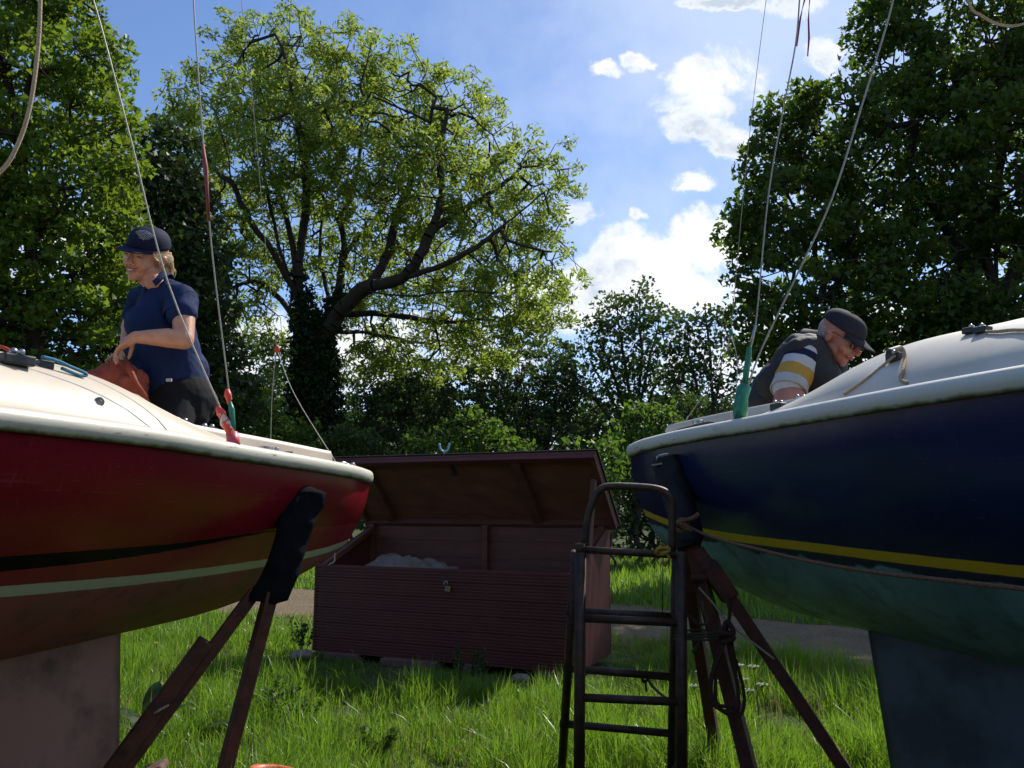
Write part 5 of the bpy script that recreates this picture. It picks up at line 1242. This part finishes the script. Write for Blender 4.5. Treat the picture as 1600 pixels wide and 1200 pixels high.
def add_head(m, c, F, U, S_, k=1., male=False):
    q = lambda f, s, u: c + (F * f + S_ * s + U * u) * k
    ax = (S_, F, U)
    m.ball(q(-.012, 0, .030 if not male else .022), .076 * k, .094 * k, (.088 if not male else .080) * k, ax, 20, 14)      # skull
    m.ball(q(.030, 0, -.010), .062 * k, .062 * k, .088 * k, ax, 20, 14)      # face
    m.ball(q(.042, 0, -.070), .042 * k, .042 * k, .034 * k, ax)              # jaw
    m.ball(q(.066, 0, -.090), .022 * k, .020 * k, .017 * k, ax)              # chin
    for s in (-1, 1):
        m.ball(q(.060, .034 * s, -.030), .026 * k, .022 * k, .024 * k, ax)   # cheek
        m.ball(q(.016, .046 * s, -.050), .020 * k, .036 * k, .026 * k, ax)   # jaw corner
        m.ball(q(-.004, .078 * s, -.008), .008 * k, .016 * k, .030 * k, ax)  # ear
        m.ball(q(-.010, .083 * s, .008), .008 * k, .015 * k, .014 * k, ax)
        m.ball(q(.083, .028 * s, .022), .022 * k, .010 * k, .009 * k, ax)    # brow
        m.ball(q(.082, .030 * s, .004), .014 * k, .010 * k, .008 * k, ax)    # lid
        m.ball(q(.094, .013 * s, -.030), .009 * k, .011 * k, .008 * k, ax)   # nostril
    m.tube([q(.086, 0, .018), q(.100, 0, -.006), q(.112, 0, -.026)], [.008 * k, .010 * k, .012 * k], 10)
    m.ball(q(.108, 0, -.027), .013 * k, .012 * k, .011 * k, ax)
    m.ball(q(.086, 0, -.052), .026 * k, .012 * k, .012 * k, ax)              # mouth mound
    return q
def add_hand(m, wrist, dirn, palm_n, k=1., curl=.6, thumb=1, spread=.014):
    "palm plus five separate bent fingers; palm_n points out of the palm"
    D_ = Vector(dirn).normalized(); Np = Vector(palm_n); Np = (Np - D_ * Np.dot(D_)).normalized(); Sx = D_.cross(Np)
    m.ball(wrist + D_ * .045 * k, .038 * k, .050 * k, .016 * k, (Sx, D_, Np))
    capsule(m, wrist - D_ * .01, wrist + D_ * .03 * k, .024 * k, .027 * k)
    for i, (L_, r) in enumerate(((.072, .0085), (.080, .009), (.074, .0085), (.058, .0075))):
        off = (-1.5 + i) * .0185 * k * thumb * -1
        p = wrist + D_ * (.082 - .004 * abs(i - 1.2)) * k + Sx * off; d = D_ + Sx * (off * 2.5); ang = 0
        c_ = curl * (1 + .12 * i)
        for j, f in enumerate((.45, .31, .24)):
            ang += c_ * (.55 + .35 * j); v = (d.normalized() * math.cos(ang) + Np * math.sin(ang)).normalized(); q = p + v * L_ * f * k
            capsule(m, p, q, r * k * (1 - .1 * j), r * k * (.92 - .1 * j), 10); p = q
    p = wrist + D_ * .022 * k + Sx * (.030 * k * thumb)
    for j, (L_, v) in enumerate(((.040, D_ * .6 + Sx * thumb * .75 + Np * .35), (.032, D_ * .85 + Sx * thumb * .35 + Np * .5), (.025, D_ * .9 + Np * .6))):
        q = p + v.normalized() * L_ * k; capsule(m, p, q, (.012 - .0012 * j) * k, (.0105 - .0012 * j) * k, 10); p = q
def cap_mesh(parent, q, F, U, S_, k, mt, brim_up=0., lift=0., hgt=.088, side=.018, slope=.30, cw=1.):
    m = MB(); rows = []; n = 28
    for j in range(-1, 9):
        t = max(j, 0) / 8 * math.pi / 2; row = []
        for i in range(n):
            a = 2 * math.pi * i / n; rr = math.cos(t) ** .75; row.append(q(-.010 + (.104 if math.cos(a) > 0 else .104 * cw) * rr * math.cos(a), .086 * cw * rr * math.sin(a), lift + .040 + hgt * math.sin(t) * (1 + .10 * math.cos(a) * rr) - .010 * math.cos(a) * rr - (.010 if j < 0 else 0)))
        rows.append(row)
    m.grid(rows, True); cr = m.build('cap', mt, parent, smooth=True)
    sl = cr.modifiers.new('t', 'SOLIDIFY'); sl.thickness = .003
    m = MB(); rows = []
    for j in range(8):
        t = j / 7; row = []
        for i in range(17):
            a = (-1 + 2 * i / 16); w_ = .068 * math.sin(a * 1.35) / math.sin(1.35); f0 = -.012 + .104 * math.sqrt(max(0, 1 - (w_ / .087) ** 2))
            ext = .078 * (1 - abs(a) ** 2.6); row.append(q(f0 + ext * t, w_ * (1 + .0 * t), lift + .034 - .010 * math.sqrt(max(0, 1 - (w_ / .086) ** 2)) - slope * ext * t - side * (a * a) * t + brim_up * t))
        rows.append(row)
    m.grid(rows); br = m.build('cap_brim', mt, cr, smooth=True); sl = br.modifiers.new('t', 'SOLIDIFY'); sl.thickness = .004
    m = MB(); m.ball(q(-.010, 0, lift + hgt + .041), .007); m.build('cap_button', mt, cr, smooth=True)
    return cr

# woman in the red boat's cockpit
foot_ = red.P(.80, -.06, 1.0)
wo = thing('person', 'woman in a navy polo and navy cap smiling down at a red bag', 'person', foot_)
F, U, S_ = frame((-.20, -.94, -.30), R(-17))
hc = W(228, 401, 3.80); k = 1.14
m = MB(); q = add_head(m, hc, F, U, S_, k)
nb = W(250, 452, 3.86)
capsule(m, q(-.02, 0, -.05), nb, .050, .056)
capsule(m, q(-.005, 0, -.075), W(243, 446, 3.82), .046, .052)
shn, shf = W(284, 466, 3.76), W(222, 466, 4.02)      # near and far shoulder
hipc = W(280, 622, 3.90)
chain(m, [(nb, .055), (W(256, 478, 3.88), .10), (W(262, 530, 3.88), .115), (W(274, 590, 3.9), .12), (hipc, .13)])
elb = W(287, 531, 3.66); wr = W(210, 527, 3.58)
chain(m, [(shn, .050), (W(287, 495, 3.71), .053), (elb, .046)]); chain(m, [(elb, .045), (W(262, 528, 3.63), .046), (W(235, 527, 3.60), .036), (wr, .026)])
add_hand(m, wr - Vector((.0, 0, .0)), Vector((-.72, -.05, -.62)), Vector((.35, .15, -.85)), .98, .42, thumb=-1)
elf = W(203, 512, 4.02); wf = W(196, 540, 3.86)
chain(m, [(shf, .056), (elf, .043)]); chain(m, [(elf, .040), (wf, .026)])
add_hand(m, wf, Vector((.12, -.35, -.85)), Vector((-.3, -.7, .2)), .95, .7, thumb=1)
for sg, kn in ((1, Vector((-.05, -.10, 0))), (-1, Vector((-.10, .06, 0)))):
    h_ = hipc + Vector((.02 * sg, -.08 * sg, -.03)); f_ = Vector((foot_.x + .02, foot_.y - .08 * sg, 1.05)); knp = lerp(h_, f_, .5) + kn * .8
    chain(m, [(h_, .080), (knp, .055), (f_, .035)]); capsule(m, f_ + Vector((.03, .0, -.02)), f_ + Vector((-.13, -.06, -.025)), .030, .024)
remeshed(m, 'body', M['skin_f'], wo, .0042, 4)
# face details
m = MB()
for s in (-1, 1):
    m = MB(); m.tube([q(.0945 - .010 * abs(x) * 1.2, .031 * s + .016 * x, .0015 + .0045 * (1 - x * x)) for x in np.linspace(-1, 1, 7)], [.0005, .0014, .0018, .002, .0018, .0014, .0005], 6); m.build('eyelash', M['dark_line'], wo, smooth=True)

m = MB()
bw_ = mat('light brown brow', (.25, .15, .08), .8)
for s in (-1, 1):
    m = MB(); m.tube([q(.0965 - .010 * abs(x), .030 * s + .019 * x, .024 + .004 * (1 - x * x)) for x in np.linspace(-1, 1, 7)], [.0008, .002, .0025, .0028, .0025, .002, .0008], 6); m.build('eyebrow', bw_, wo, smooth=True)
m = MB(); rows = []
for x in np.linspace(-1, 1, 13):
    f_ = .0985 - .018 * x * x; up_ = -.0515 + .010 * x * x
    rows.append([q(f_, .026 * x, up_), q(f_ + .0015, .026 * x, up_ - .0105 * (1 - x * x))])
m.grid(rows); m.build('teeth', M['teeth'], wo, smooth=True)
m = MB()
for a_, b_, rr in ((0, .010, .0026), (-.0115, .012, .0032)):
    m.tube([q(.0985 - .018 * x * x + .001, .028 * x, -.0505 + a_ * (1 - x * x) + b_ * x * x) for x in np.linspace(-1, 1, 11)], [.001] + [rr] * 9 + [.001], 7)
m.build('lips', M['lip'], wo, smooth=True)
cp = cap_mesh(wo, q, F, U, S_, k, M['cap_navy'], lift=.014, hgt=.076, slope=.12, cw=.95)
m = MB()            # embroidered emblem: curved strokes fanning from one corner like a leaping fish
for n_ in range(7):
    pts = []
    for t in np.linspace(0, 1, 8):
        r0 = .010 + .0065 * n_; th = 1.0 + 1.9 * t - .05 * n_; a = -.34 + (r0 * math.cos(th) * 1.25 + .012) / .09; u_ = .088 + r0 * math.sin(th) * .8 - .012
        tt = math.asin(min(.98, (u_ - .044) / .086)); rr = math.cos(tt) ** .75; pts.append(q(-.010 + (.1065 * rr) * math.cos(a - .1), (.0880 * rr) * math.sin(a - .1), u_))
    m.tube(pts, [.0008] + [.0019] * 6 + [.0008], 5)
m.build('emblem', M['logo'], cp, smooth=True)
# hair gathered behind
m = MB(); rg_ = np.random.default_rng(4)
m.ball(q(-.050, 0, .000), .066, .055, .055, (S_, F, U)); m.ball(q(-.098, -.01, -.050), .044, .042, .062, (S_, F, U)); 
hb_ = m.build('hair', M['blonde'], wo, smooth=True)
m = MB()
for i in range(420):
    s0 = rg_.uniform(-1, 1); f0 = rg_.uniform(-.09, .035); u0 = rg_.uniform(.01, .035)
    y_ = .078 * math.copysign(1, s0) * math.sqrt(max(.05, 1 - ((f0 + .012) / .11) ** 2)) * (1 if rg_.random() < .8 else abs(s0))
    a = q(f0, y_, u0); e = q(-.122 + rg_.normal(0, .012), rg_.normal(-.01, .024), -.125 + rg_.normal(0, .012)); mid = q(lerp(f0, -.10, .5) - .014, y_ * .96, -.008 + rg_.normal(0, .006))
    m.tube(smooth_pts([a, mid, q(-.118 + rg_.normal(0, .008), rg_.normal(-.005, .022), -.050), e], 4), [.0022] * 9 + [.0018, .0014, .0010, .0004][:4], 5)
for s in (-1, 1):
    for i in range(14):
        j1, j2 = rg_.normal(0, .006), rg_.normal(0, .005)
        m.tube(smooth_pts([q(.045 + j1, .066 * s, .030), q(.034 + j2, .077 * s, .008), q(.010 + j1, .085 * s, -.012 + j2)], 4), .0010, 4)
m.build('hair_strands', M['blonde'], hb_, smooth=True)
# polo shirt
m = MB()
chain(m, [(W(250, 460, 3.86), .078), (W(254, 482, 3.87), .125), (W(253, 512, 3.86), .148), (W(260, 548, 3.87), .158), (W(268, 588, 3.90), .158), (W(274, 606, 3.91), .160)])
m.ball(W(232, 508, 3.80), .105, .11, .10); m.ball(W(228, 506, 3.93), .10, .11, .10); m.ball(W(238, 545, 3.85), .125, .13, .12)
chain(m, [(W(262, 456, 3.85), .066), (shn + Vector((0, 0, -.008)), .076), (W(284, 488, 3.715), .074)])
chain(m, [(W(240, 458, 3.93), .06), (shf, .066), (W(210, 492, 4.02), .06)])
m.ball(W(294, 580, 3.93), .10, .11, .11)
sh = remeshed(m, 'polo_shirt', M['polo_navy'], wo, .0065, 4, .016, .085)
m = MB()      # sleeve cuff bands close the sleeve round the arm
ax_ = (W(285, 505, 3.70) - shn).normalized(); c0 = W(281, 489, 3.72)
uu = ax_.cross(Vector((0, 1, 0))).normalized(); vv = ax_.cross(uu); rows = []
for (t, r) in ((-.035, .072), (.014, .077), (.020, .075), (.018, .071), (-.01, .060)):
    rows.append([c0 + ax_ * t + (uu * math.cos(a) + vv * math.sin(a)) * r for a in np.linspace(0, 2 * math.pi, 26, endpoint=False)])
m.grid(rows, True); m.build('sleeve_hem', M['polo_navy'], sh, smooth=True)
m = MB(); rows = []           # turned down collar open at the front
ntop = q(-.03, 0, -.075); nn_ = (ntop - nb).normalized(); cc = lerp(nb, ntop, .42); fr_ = Vector((F.x, F.y, 0)); fr_ = (fr_ - nn_ * fr_.dot(nn_)).normalized(); sd2 = nn_.cross(fr_)
for t in np.linspace(.34, 2 * math.pi - .34, 34):
    d = fr_ * math.cos(t) + sd2 * math.sin(t); fw = max(0, math.cos(t)); c_ = cc - nn_ * (.045 * fw) + fr_ * (.020 * fw)
    rows.append([c_ + d * .072 - nn_ * .020, c_ + d * .064 + nn_ * .014, c_ + d * .062 + nn_ * .022, c_ + d * .070 + nn_ * .016, c_ + d * .092 - nn_ * .020])
m.grid(rows); cl_ = m.build('collar', M['polo_navy'], sh, smooth=True); cl_.modifiers.new('t', 'SOLIDIFY').thickness = .003
m = MB(); pl = W(264, 594, 3.705); m.box(pl, .026, .012, .014); m.build('hem_label', mat('pale grey label', (.5, .52, .58), .7), sh, bevel=.002)
m = MB(); 
chain(m, [(W(268, 600, 3.91), .140), (hipc, .158), (hipc + Vector((0, 0, -.06)), .15)])
m.ball(W(298, 628, 3.94), .13, .13, .12)
for sg, kn in ((1, Vector((-.05, -.10, 0))), (-1, Vector((-.10, .06, 0)))):
    h_ = hipc + Vector((.02 * sg, -.075 * sg, -.05)); f_ = Vector((foot_.x + .02, foot_.y - .08 * sg, 1.10)); knp = lerp(h_, f_, .5) + kn * .8
    chain(m, [(h_, .098), (knp, .072), (f_, .055)])
remeshed(m, 'trousers', M['trouser'], wo, .0085, 5, .012, .10)
m = MB()
for sg in (1, -1):
    f_ = Vector((foot_.x + .02, foot_.y - .08 * sg, 1.045)); capsule(m, f_ + Vector((.045, .0, -.005)), f_ + Vector((-.15, -.06, -.012)), .042, .036)
remeshed(m, 'shoes', M['black'], wo, .008, 3)

# the red canvas bag she is holding
m = MB(); bc = W(172, 605, 3.66)
m.ball(W(180, 592, 3.68), .085, .085, .085); m.ball(W(158, 602, 3.66), .090, .080, .080); m.ball(W(205, 610, 3.68), .085, .085, .10); m.ball(W(182, 574, 3.66), .038, .03, .035); m.ball(W(170, 625, 3.68), .15, .11, .11)
capsule(m, W(192, 570, 3.66), W(212, 585, 3.66), .018, .03)
bg = remeshed(m, 'canvas_bag', M['bag'], None, .007, 4, .055, .06)
bg.data.transform(Matrix.Translation(-bc)); bg.location = bc
tag(bg, 'crumpled terracotta red canvas bag in the hands of the woman', 'bag')
m = MB(); rows = []
for i, (px, py, Y) in enumerate(((196, 566, 3.62), (205, 582, 3.60), (212, 598, 3.60), (222, 612, 3.60), (232, 632, 3.62))):
    p = W(px, py, Y); rows.append([p + Vector((-.016 - .006 * math.sin(i * 2), 0, .006)), p + Vector((0, -.008, 0)), p + Vector((.016, 0, -.004))])
m.grid(rows); st_ = m.build('bag_flap', M['bag'], bg, smooth=True); st_.modifiers.new('t', 'SOLIDIFY').thickness = .003

# man leaning over in the blue boat's cockpit
fm = blue.P(.80, .0, 1.0)
mn = thing('person', 'man in a grey cap, sunglasses and charcoal body warmer bending over the white cabin', 'person', fm)
F, U, S_ = frame((.53, -.68, -.62), R(10), (.32, -.05, 1))
hc = W(1313, 527, 3.70); k = 1.10
m = MB(); q = add_head(m, hc, F, U, S_, k, True)
nb = W(1280, 545, 3.80)
capsule(m, q(-.035, 0, -.045), nb, .055, .062); capsule(m, q(-.01, 0, -.075), W(1290, 556, 3.76), .045, .055)
hipc = W(1204, 668, 3.92); chs = W(1262, 580, 3.84)
chain(m, [(nb, .06), (chs, .13), (W(1230, 625, 3.88), .135), (hipc, .14)])
shn = W(1248, 566, 3.66); el = W(1228, 640, 3.54); wr = W(1300, 668, 3.42)
chain(m, [(shn, .058), (W(1236, 612, 3.59), .070), (el, .062)]); chain(m, [(el, .054), (W(1262, 652, 3.48), .048), (wr, .028)])
add_hand(m, wr, Vector((.9, .1, -.25)), Vector((0, 0, -1)), 1.05, .35, thumb=1)
shf = W(1290, 572, 4.0); elf = W(1320, 640, 4.0); wf = W(1340, 668, 3.8)
chain(m, [(shf, .06), (elf, .046)]); chain(m, [(elf, .044), (wf, .028)]); add_hand(m, wf, Vector((.9, -.2, -.2)), Vector((0, 0, -1)), 1.05, .35, thumb=-1)
legs = []
for sg in (1, -1):
    h_ = hipc + Vector((0, -.09 * sg, -.03)); kn = Vector((fm.x + .20, fm.y - .08 * sg, 1.09)); an = Vector((fm.x - .12, fm.y + .10 - .08 * sg, 1.06)); legs.append((h_, kn, an, sg))
    chain(m, [(h_, .09), (kn, .06), (an, .036)]); capsule(m, an, an + Vector((-.06, .04, -.02)), .034, .026)
remeshed(m, 'body', M['skin_m'], mn, .0042, 5)
m = MB(); m.ball(q(-.024, 0, .014), .0790, .094, .078, (S_, F, U), 24, 16); m.ball(q(-.055, 0, -.022), .058, .048, .045, (S_, F, U))
m.build('hair', M['grey_hair'], mn, smooth=True)
cp = cap_mesh(mn, q, F, U, S_, k, M['cap_grey'], hgt=.062, side=.030, slope=.24, lift=.009, cw=.96)
gl = MB()      # sunglasses
for s in (-1, 1): gl.ball(q(.092, .032 * s, .001), .026, .007, .019, (S_, F, U), 16, 10)
g_ = gl.build('sunglasses', M['glass_dark'], mn, smooth=True)
m = MB()
for s in (-1, 1):
    m.tube([q(.092, .054 * s, .008), q(.080, .066 * s, .010), q(.030, .080 * s, .012), q(-.006, .086 * s, .012), q(-.020, .085 * s, .000)], .0022, 6)
    m.tube([q(.096 - .006 * abs(math.cos(a)), .032 * s + .027 * math.cos(a), .001 + .020 * math.sin(a)) for a in np.linspace(0, 2 * math.pi, 20)], .0015, 5)
m.tube([q(.100, -.008, .006), q(.103, 0, .009), q(.100, .008, .006)], .002, 6)
m.build('glasses_frame', mat('green tinted frame', (.05, .10, .09), .35), g_, smooth=True)
m = MB()
for a_, b_, rr in ((0, -.004, .0028), (-.009, .000, .0034)):
    m.tube([q(.0975 - .016 * x * x + .001, .024 * x, -.0515 + a_ * (1 - x * x) + b_ * x * x) for x in np.linspace(-1, 1, 11)], [.001] + [rr] * 9 + [.001], 7)
m.build('lips', M['lip'], mn, smooth=True)
# striped polo shirt: bands run across the sleeve
def striped(name, origin, axis, stops):
    m_ = bpy.data.materials.new(name); m_.use_nodes = True; nt = m_.node_tree; N = nt.nodes.new; L = nt.links.new; b = nt.nodes['Principled BSDF']; b.inputs['Roughness'].default_value = .85; b.inputs['Specular IOR Level'].default_value = .2
    tc = N('ShaderNodeTexCoord'); sub = N('ShaderNodeVectorMath'); sub.operation = 'SUBTRACT'; L(tc.outputs['Object'], sub.inputs[0]); sub.inputs[1].default_value = origin
    dt = N('ShaderNodeVectorMath'); dt.operation = 'DOT_PRODUCT'; L(sub.outputs[0], dt.inputs[0]); dt.inputs[1].default_value = axis
    r = N('ShaderNodeValToRGB'); r.color_ramp.interpolation = 'CONSTANT'; L(dt.outputs['Value'], r.inputs[0])
    for i, (p, c) in enumerate(stops):
        e = r.color_ramp.elements[i] if i < 2 else r.color_ramp.elements.new(p)
        e.position = p; e.color = (*c, 1)
    n = N('ShaderNodeTexNoise'); n.inputs['Scale'].default_value = 14; n.inputs['Detail'].default_value = 5; L(tc.outputs['Object'], n.inputs['Vector'])
    bp = N('ShaderNodeBump'); bp.inputs['Strength'].default_value = .5; bp.inputs['Distance'].default_value = .01; L(n.outputs['Fac'], bp.inputs['Height']); L(bp.outputs[0], b.inputs['Normal']); L(r.outputs[0], b.inputs['Base Color']); return m_
a0 = W(1262, 536, 3.66); a1 = W(1226, 622, 3.58); axv = (a1 - a0); Ls = axv.length
wh, nv, yl = (.50, .50, .50), (.012, .014, .045), (.46, .27, .05)
origin = a0 - Vector(mn.location)
sm_ = striped('striped polo cotton', origin, axv / (Ls * Ls), [(0, wh), (.16, nv), (.30, wh), (.47, yl), (.70, wh), (1.5, wh)])
m = MB(); chain(m, [(W(1256, 556, 3.70), .082), (W(1246, 578, 3.655), .084), (W(1234, 604, 3.595), .079)])
chain(m, [(nb, .066), (chs, .13), (W(1230, 625, 3.88), .14)]); chain(m, [(shf, .08), (lerp(shf, elf, .55), .078)])
ps = remeshed(m, 'polo_shirt', sm_, mn, .0065, 4, .014, .07)
m = MB(); ax_ = (el - shn).normalized(); c0 = W(1232, 612, 3.58); uu = ax_.cross(Vector((0, 1, 0))).normalized(); vv = ax_.cross(uu); rows = []
for (t, r) in ((-.05, .078), (-.004, .083), (.002, .080), (-.002, .075), (-.04, .066)):
    rows.append([c0 + ax_ * t + (uu * math.cos(a) + vv * math.sin(a)) * r for a in np.linspace(0, 2 * math.pi, 26, endpoint=False)])
m.grid(rows, True); m.build('sleeve_hem', mat('white cotton hem', wh, .85), ps, smooth=True)
# body warmer with a standing collar
m = MB()
chain(m, [(W(1272, 556, 3.83), .105), (W(1262, 578, 3.85), .162), (W(1232, 612, 3.88), .170), (W(1214, 640, 3.9), .165), (W(1206, 670, 3.92), .16)])
chain(m, [(W(1296, 580, 3.80), .085), (W(1288, 620, 3.80), .10), (W(1250, 660, 3.85), .12)])
capsule(m, W(1240, 556, 3.78), W(1232, 572, 3.76), .075, .085)
capsule(m, W(1266, 548, 3.72), W(1284, 588, 3.66), .082, .088); capsule(m, W(1284, 588, 3.66), W(1284, 640, 3.68), .088, .10); capsule(m, W(1246, 545, 3.73), W(1210, 600, 3.72), .072, .085)
capsule(m, W(1266, 545, 3.70), W(1248, 548, 3.68), .070, .062)
m.ball(W(1288, 572, 3.92), .11, .12, .10)
vt = remeshed(m, 'body_warmer', M['vest'], mn, .0070, 4, .022, .085)
m = MB(); rows = []
nx = (q(-.02, 0, -.05) - nb).normalized(); uu = nx.cross(Vector((0, 1, 0))).normalized(); vv = nx.cross(uu)
for (t, r) in ((-.06, .112), (-.01, .094), (.035, .080), (.052, .078), (.054, .073), (.02, .072)):
    rows.append([nb + nx * (t + .012 * math.sin(3 * a)) + (uu * math.cos(a) + vv * math.sin(a)) * r * (1 + .04 * math.sin(5 * a + 1)) for a in np.linspace(0, 2 * math.pi, 36, endpoint=False)])
m.grid(rows, True); m.build('standing_collar', M['vest'], vt, smooth=True)
m = MB(); chain(m, [(W(1210, 660, 3.92), .14), (hipc, .155), (hipc + Vector((0, 0, -.04)), .15)])
for h_, kn, an, sg in legs: chain(m, [(h_, .105), (kn, .078), (an, .055)])
remeshed(m, 'trousers', M['trouser'], mn, .009, 5, .02, .07)
m = MB()
for h_, kn, an, sg in legs: capsule(m, an + Vector((.01, 0, -.01)), an + Vector((-.09, .06, -.01)), .045, .036)
remeshed(m, 'shoes', M['black'], mn, .009, 3)

# ---------------------------------------------------------------- small plants in the grass
def plant(kind, label, c, leaves, mt, cat='plant', group=None):
    "leaves: (azimuth, length, width, lift) ; broad arching leaves from one crown"
    m = MB()
    for (az, L_, w_, lift) in leaves:
        d = Vector((math.cos(az), math.sin(az), 0)); s = Vector((-d.y, d.x, 0)); rows = []
        for i in range(8):
            t = i / 7; ww = w_ * (math.sin(math.pi * min(1, .08 + t * .92)) ** .8) * .5; p = Vector(c) + d * (L_ * t * math.cos(lift) + .10 * t * t * L_) + Vector((0, 0, L_ * t * math.sin(lift) - L_ * .35 * t * t))
            rows.append([p - s * ww + Vector((0, 0, ww * .3)), p, p + s * ww + Vector((0, 0, ww * .3))])
        m.grid(rows)
    o = m.build(kind, mt, smooth=True, loc=c); at = o.data.attributes.new('rnd', 'FLOAT', 'POINT'); at.data.foreach_set('value', [.4 + .2 * math.sin(i) for i in range(len(o.data.vertices))])
    return tag(o, label, cat, group)
rg_ = np.random.default_rng(8)
def on_ground(px, py):
    k_ = (600 - py) / FOC; Y = -EYE * (CP - k_ * SP) / (k_ * CP + SP); p = W(px, py, Y); p.z = 0; return p
plant('dock_plant', 'dock plant with one tall upright leaf beside the pink keel', on_ground(228, 1150), [(1.6, .42, .10, 1.35), (.4, .34, .09, .9), (2.8, .34, .09, .8), (-.6, .3, .08, .6), (3.9, .30, .08, .7)], M['leaf_mid'])
plant('dock_plant', 'dock plant with drooping broad leaves under the left stand leg', on_ground(290, 1155), [(a, .30, .09, .5 + .3 * math.sin(a * 2)) for a in (.2, 1.1, 2.3, 3.3, 4.4, 5.4)], M['leaf_mid'])
def herb(label, c, n, h, mt, seed, lsz=.03, spread=.13, kind='nettle_plant', cat='plant', group=None):
    rg = np.random.default_rng(seed); o = thing(kind, label, cat, c, group); m = MB(); C = []
    for i in range(n):
        a = rg.uniform(0, 6.28); r0 = rg.uniform(0, spread * .5); b_ = Vector(c) + Vector((math.cos(a) * r0, math.sin(a) * r0, 0)); t_ = b_ + Vector((math.cos(a) * spread * .5, math.sin(a) * spread * .5, h * rg.uniform(.6, 1)))
        m.tube([b_, lerp(b_, t_, .5) + Vector((0, 0, .02)), t_], [.003, .0025, .0015], 5)
        for t in np.linspace(.35, 1, 7): C.append(lerp(b_, t_, t))
    m.build('stem', M['leaf_mid'], o); leaf_cloud('foliage', np.array(C), 5, lsz * 1.1, lsz * 1.5, mt, o, rg, .6, .8, 'diamond'); return o
herb('bright nettle clump in the grass right of the near stand leg', on_ground(430, 1130), 9, .24, M['leaf_bright'], 1, .022)
herb('second bright leafy clump left of the dark shadow, in front of the box', on_ground(470, 1150), 8, .20, M['leaf_bright'], 2, .02)
herb('low bright leafy weed at the lower middle of the grass', on_ground(590, 1185), 7, .15, M['leaf_bright'], 3, .024)
herb('tall grassy weed against the middle of the front of the box', on_ground(735, 1075), 8, .26, M['leaf_dark'], 4, .02)
herb('dark weed at the left front corner of the box', on_ground(470, 1020), 8, .30, M['leaf_mid'], 5, .022)
# cow parsley with flat white flower heads
cps = [(1096, 1070, 'cow parsley flower nearest the ladder'), (1118, 1085, 'cow parsley flower low beside the rusty stand leg'), (1100, 1098, 'lowest of the cow parsley flowers left of the rope coil'), (1152, 1060, 'highest cow parsley flower left of the slanting stand leg'), (1177, 1062, 'cow parsley flower touching the slanting stand leg'), (1160, 1082, 'cow parsley flower between the two rusty legs, upper'), (1190, 1090, 'cow parsley flower between the two rusty legs, right'), (1168, 1099, 'cow parsley flower between the two rusty legs, lowest'), (1242, 1102, 'cow parsley flower right of the slanting stand leg'), (1085, 1092, 'small cow parsley flower right of the ladder rail')]
for i, (px, py, lab) in enumerate(cps):
    Y = 4.55 + .14 * (i % 3) ; tp = W(px, py - 22, Y); g_ = Vector((tp.x + .02, tp.y, 0))
    o = thing('cow_parsley', lab, 'flower', g_, 'cow parsley flowering behind the rusty stand')
    m = MB(); m.tube([g_, lerp(g_, tp, .6) + Vector((.008, 0, 0)), tp - Vector((0, 0, .02))], [.003, .0025, .002], 5); C = []
    for j in range(9):
        a = 2.4 * j; rr = .012 * math.sqrt(j + .3) * 1.0; e = tp + Vector((rr * math.cos(a), rr * math.sin(a), -.10 * rr)); m.tube([tp - Vector((0, 0, .02)), e], [.0012, .0008], 4); C.append(e)
    m.build('stem', M['leaf_mid'], o); leaf_cloud('petals', np.array(C), 12, .009, .008, M['petal_white'], o, rg_, .3, 1.5, 'diamond')
for i, (px, py, lab) in enumerate(((189, 992, 'yellow dandelion beside the top of the pink keel'), (243, 1010, 'small yellow dandelion in the grass right of the pink keel'))):
    g_ = on_ground(px, py + 25); o = thing('dandelion', lab, 'flower', g_); tp = g_ + Vector((0, 0, .15))
    m = MB(); m.tube([g_, tp], [.002, .002], 5); m.build('stem', M['leaf_mid'], o); leaf_cloud('petals', np.array([tp]), 30, .020, .020, M['petal_yellow'], o, rg_, .4, 1.2, 'narrow')
# brick house glimpsed beyond the trees
hs_ = W(548, 690, 60); hs_.z = 0
ho = thing('house', 'distant house with a brick chimney glimpsed right of the ivy covered trunk', 'house', hs_)
br = mat('far brick wall', (.30, .15, .10), .9); 
m = MB(); m.box(hs_ + Vector((0, 0, 2.1)), 7, 6, 4.2); m.build('wall', mat('pale render', (.5, .48, .42), .9), ho)
m = MB(); c = hs_ + Vector((0, 0, 4.2)); m.add([c + Vector((x, y, 0)) for x, y in ((-3.8, -3.3), (3.8, -3.3), (3.8, 3.3), (-3.8, 3.3))] + [c + Vector((-3.8, 0, 1.9)), c + Vector((3.8, 0, 1.9))], [(0, 1, 5, 4), (2, 3, 4, 5), (0, 4, 3), (1, 2, 5), (0, 3, 2, 1)]); rf = m.build('roof', mat('slate roof', (.12, .11, .11), .8), ho)
cz_ = W(537, 662, 60)
m = MB(); m.box(Vector((cz_.x, hs_.y, cz_.z - .6)), .9, .7, 2.4); m.box(Vector((cz_.x - .2, hs_.y, cz_.z + .8)), .25, .25, .5); ch = m.build('chimney', br, rf)
for x in (-2, 0, 2):
    m = MB(); m.box(hs_ + Vector((x, -3.02, 2.9)), .9, .08, 1.1); wn = m.build('window', mat('white window frame', (.7, .7, .7), .5), ho)
    m = MB(); m.box(hs_ + Vector((x, -3.07, 2.9)), .74, .03, .94); m.build('pane', M['glass_dark'], wn)
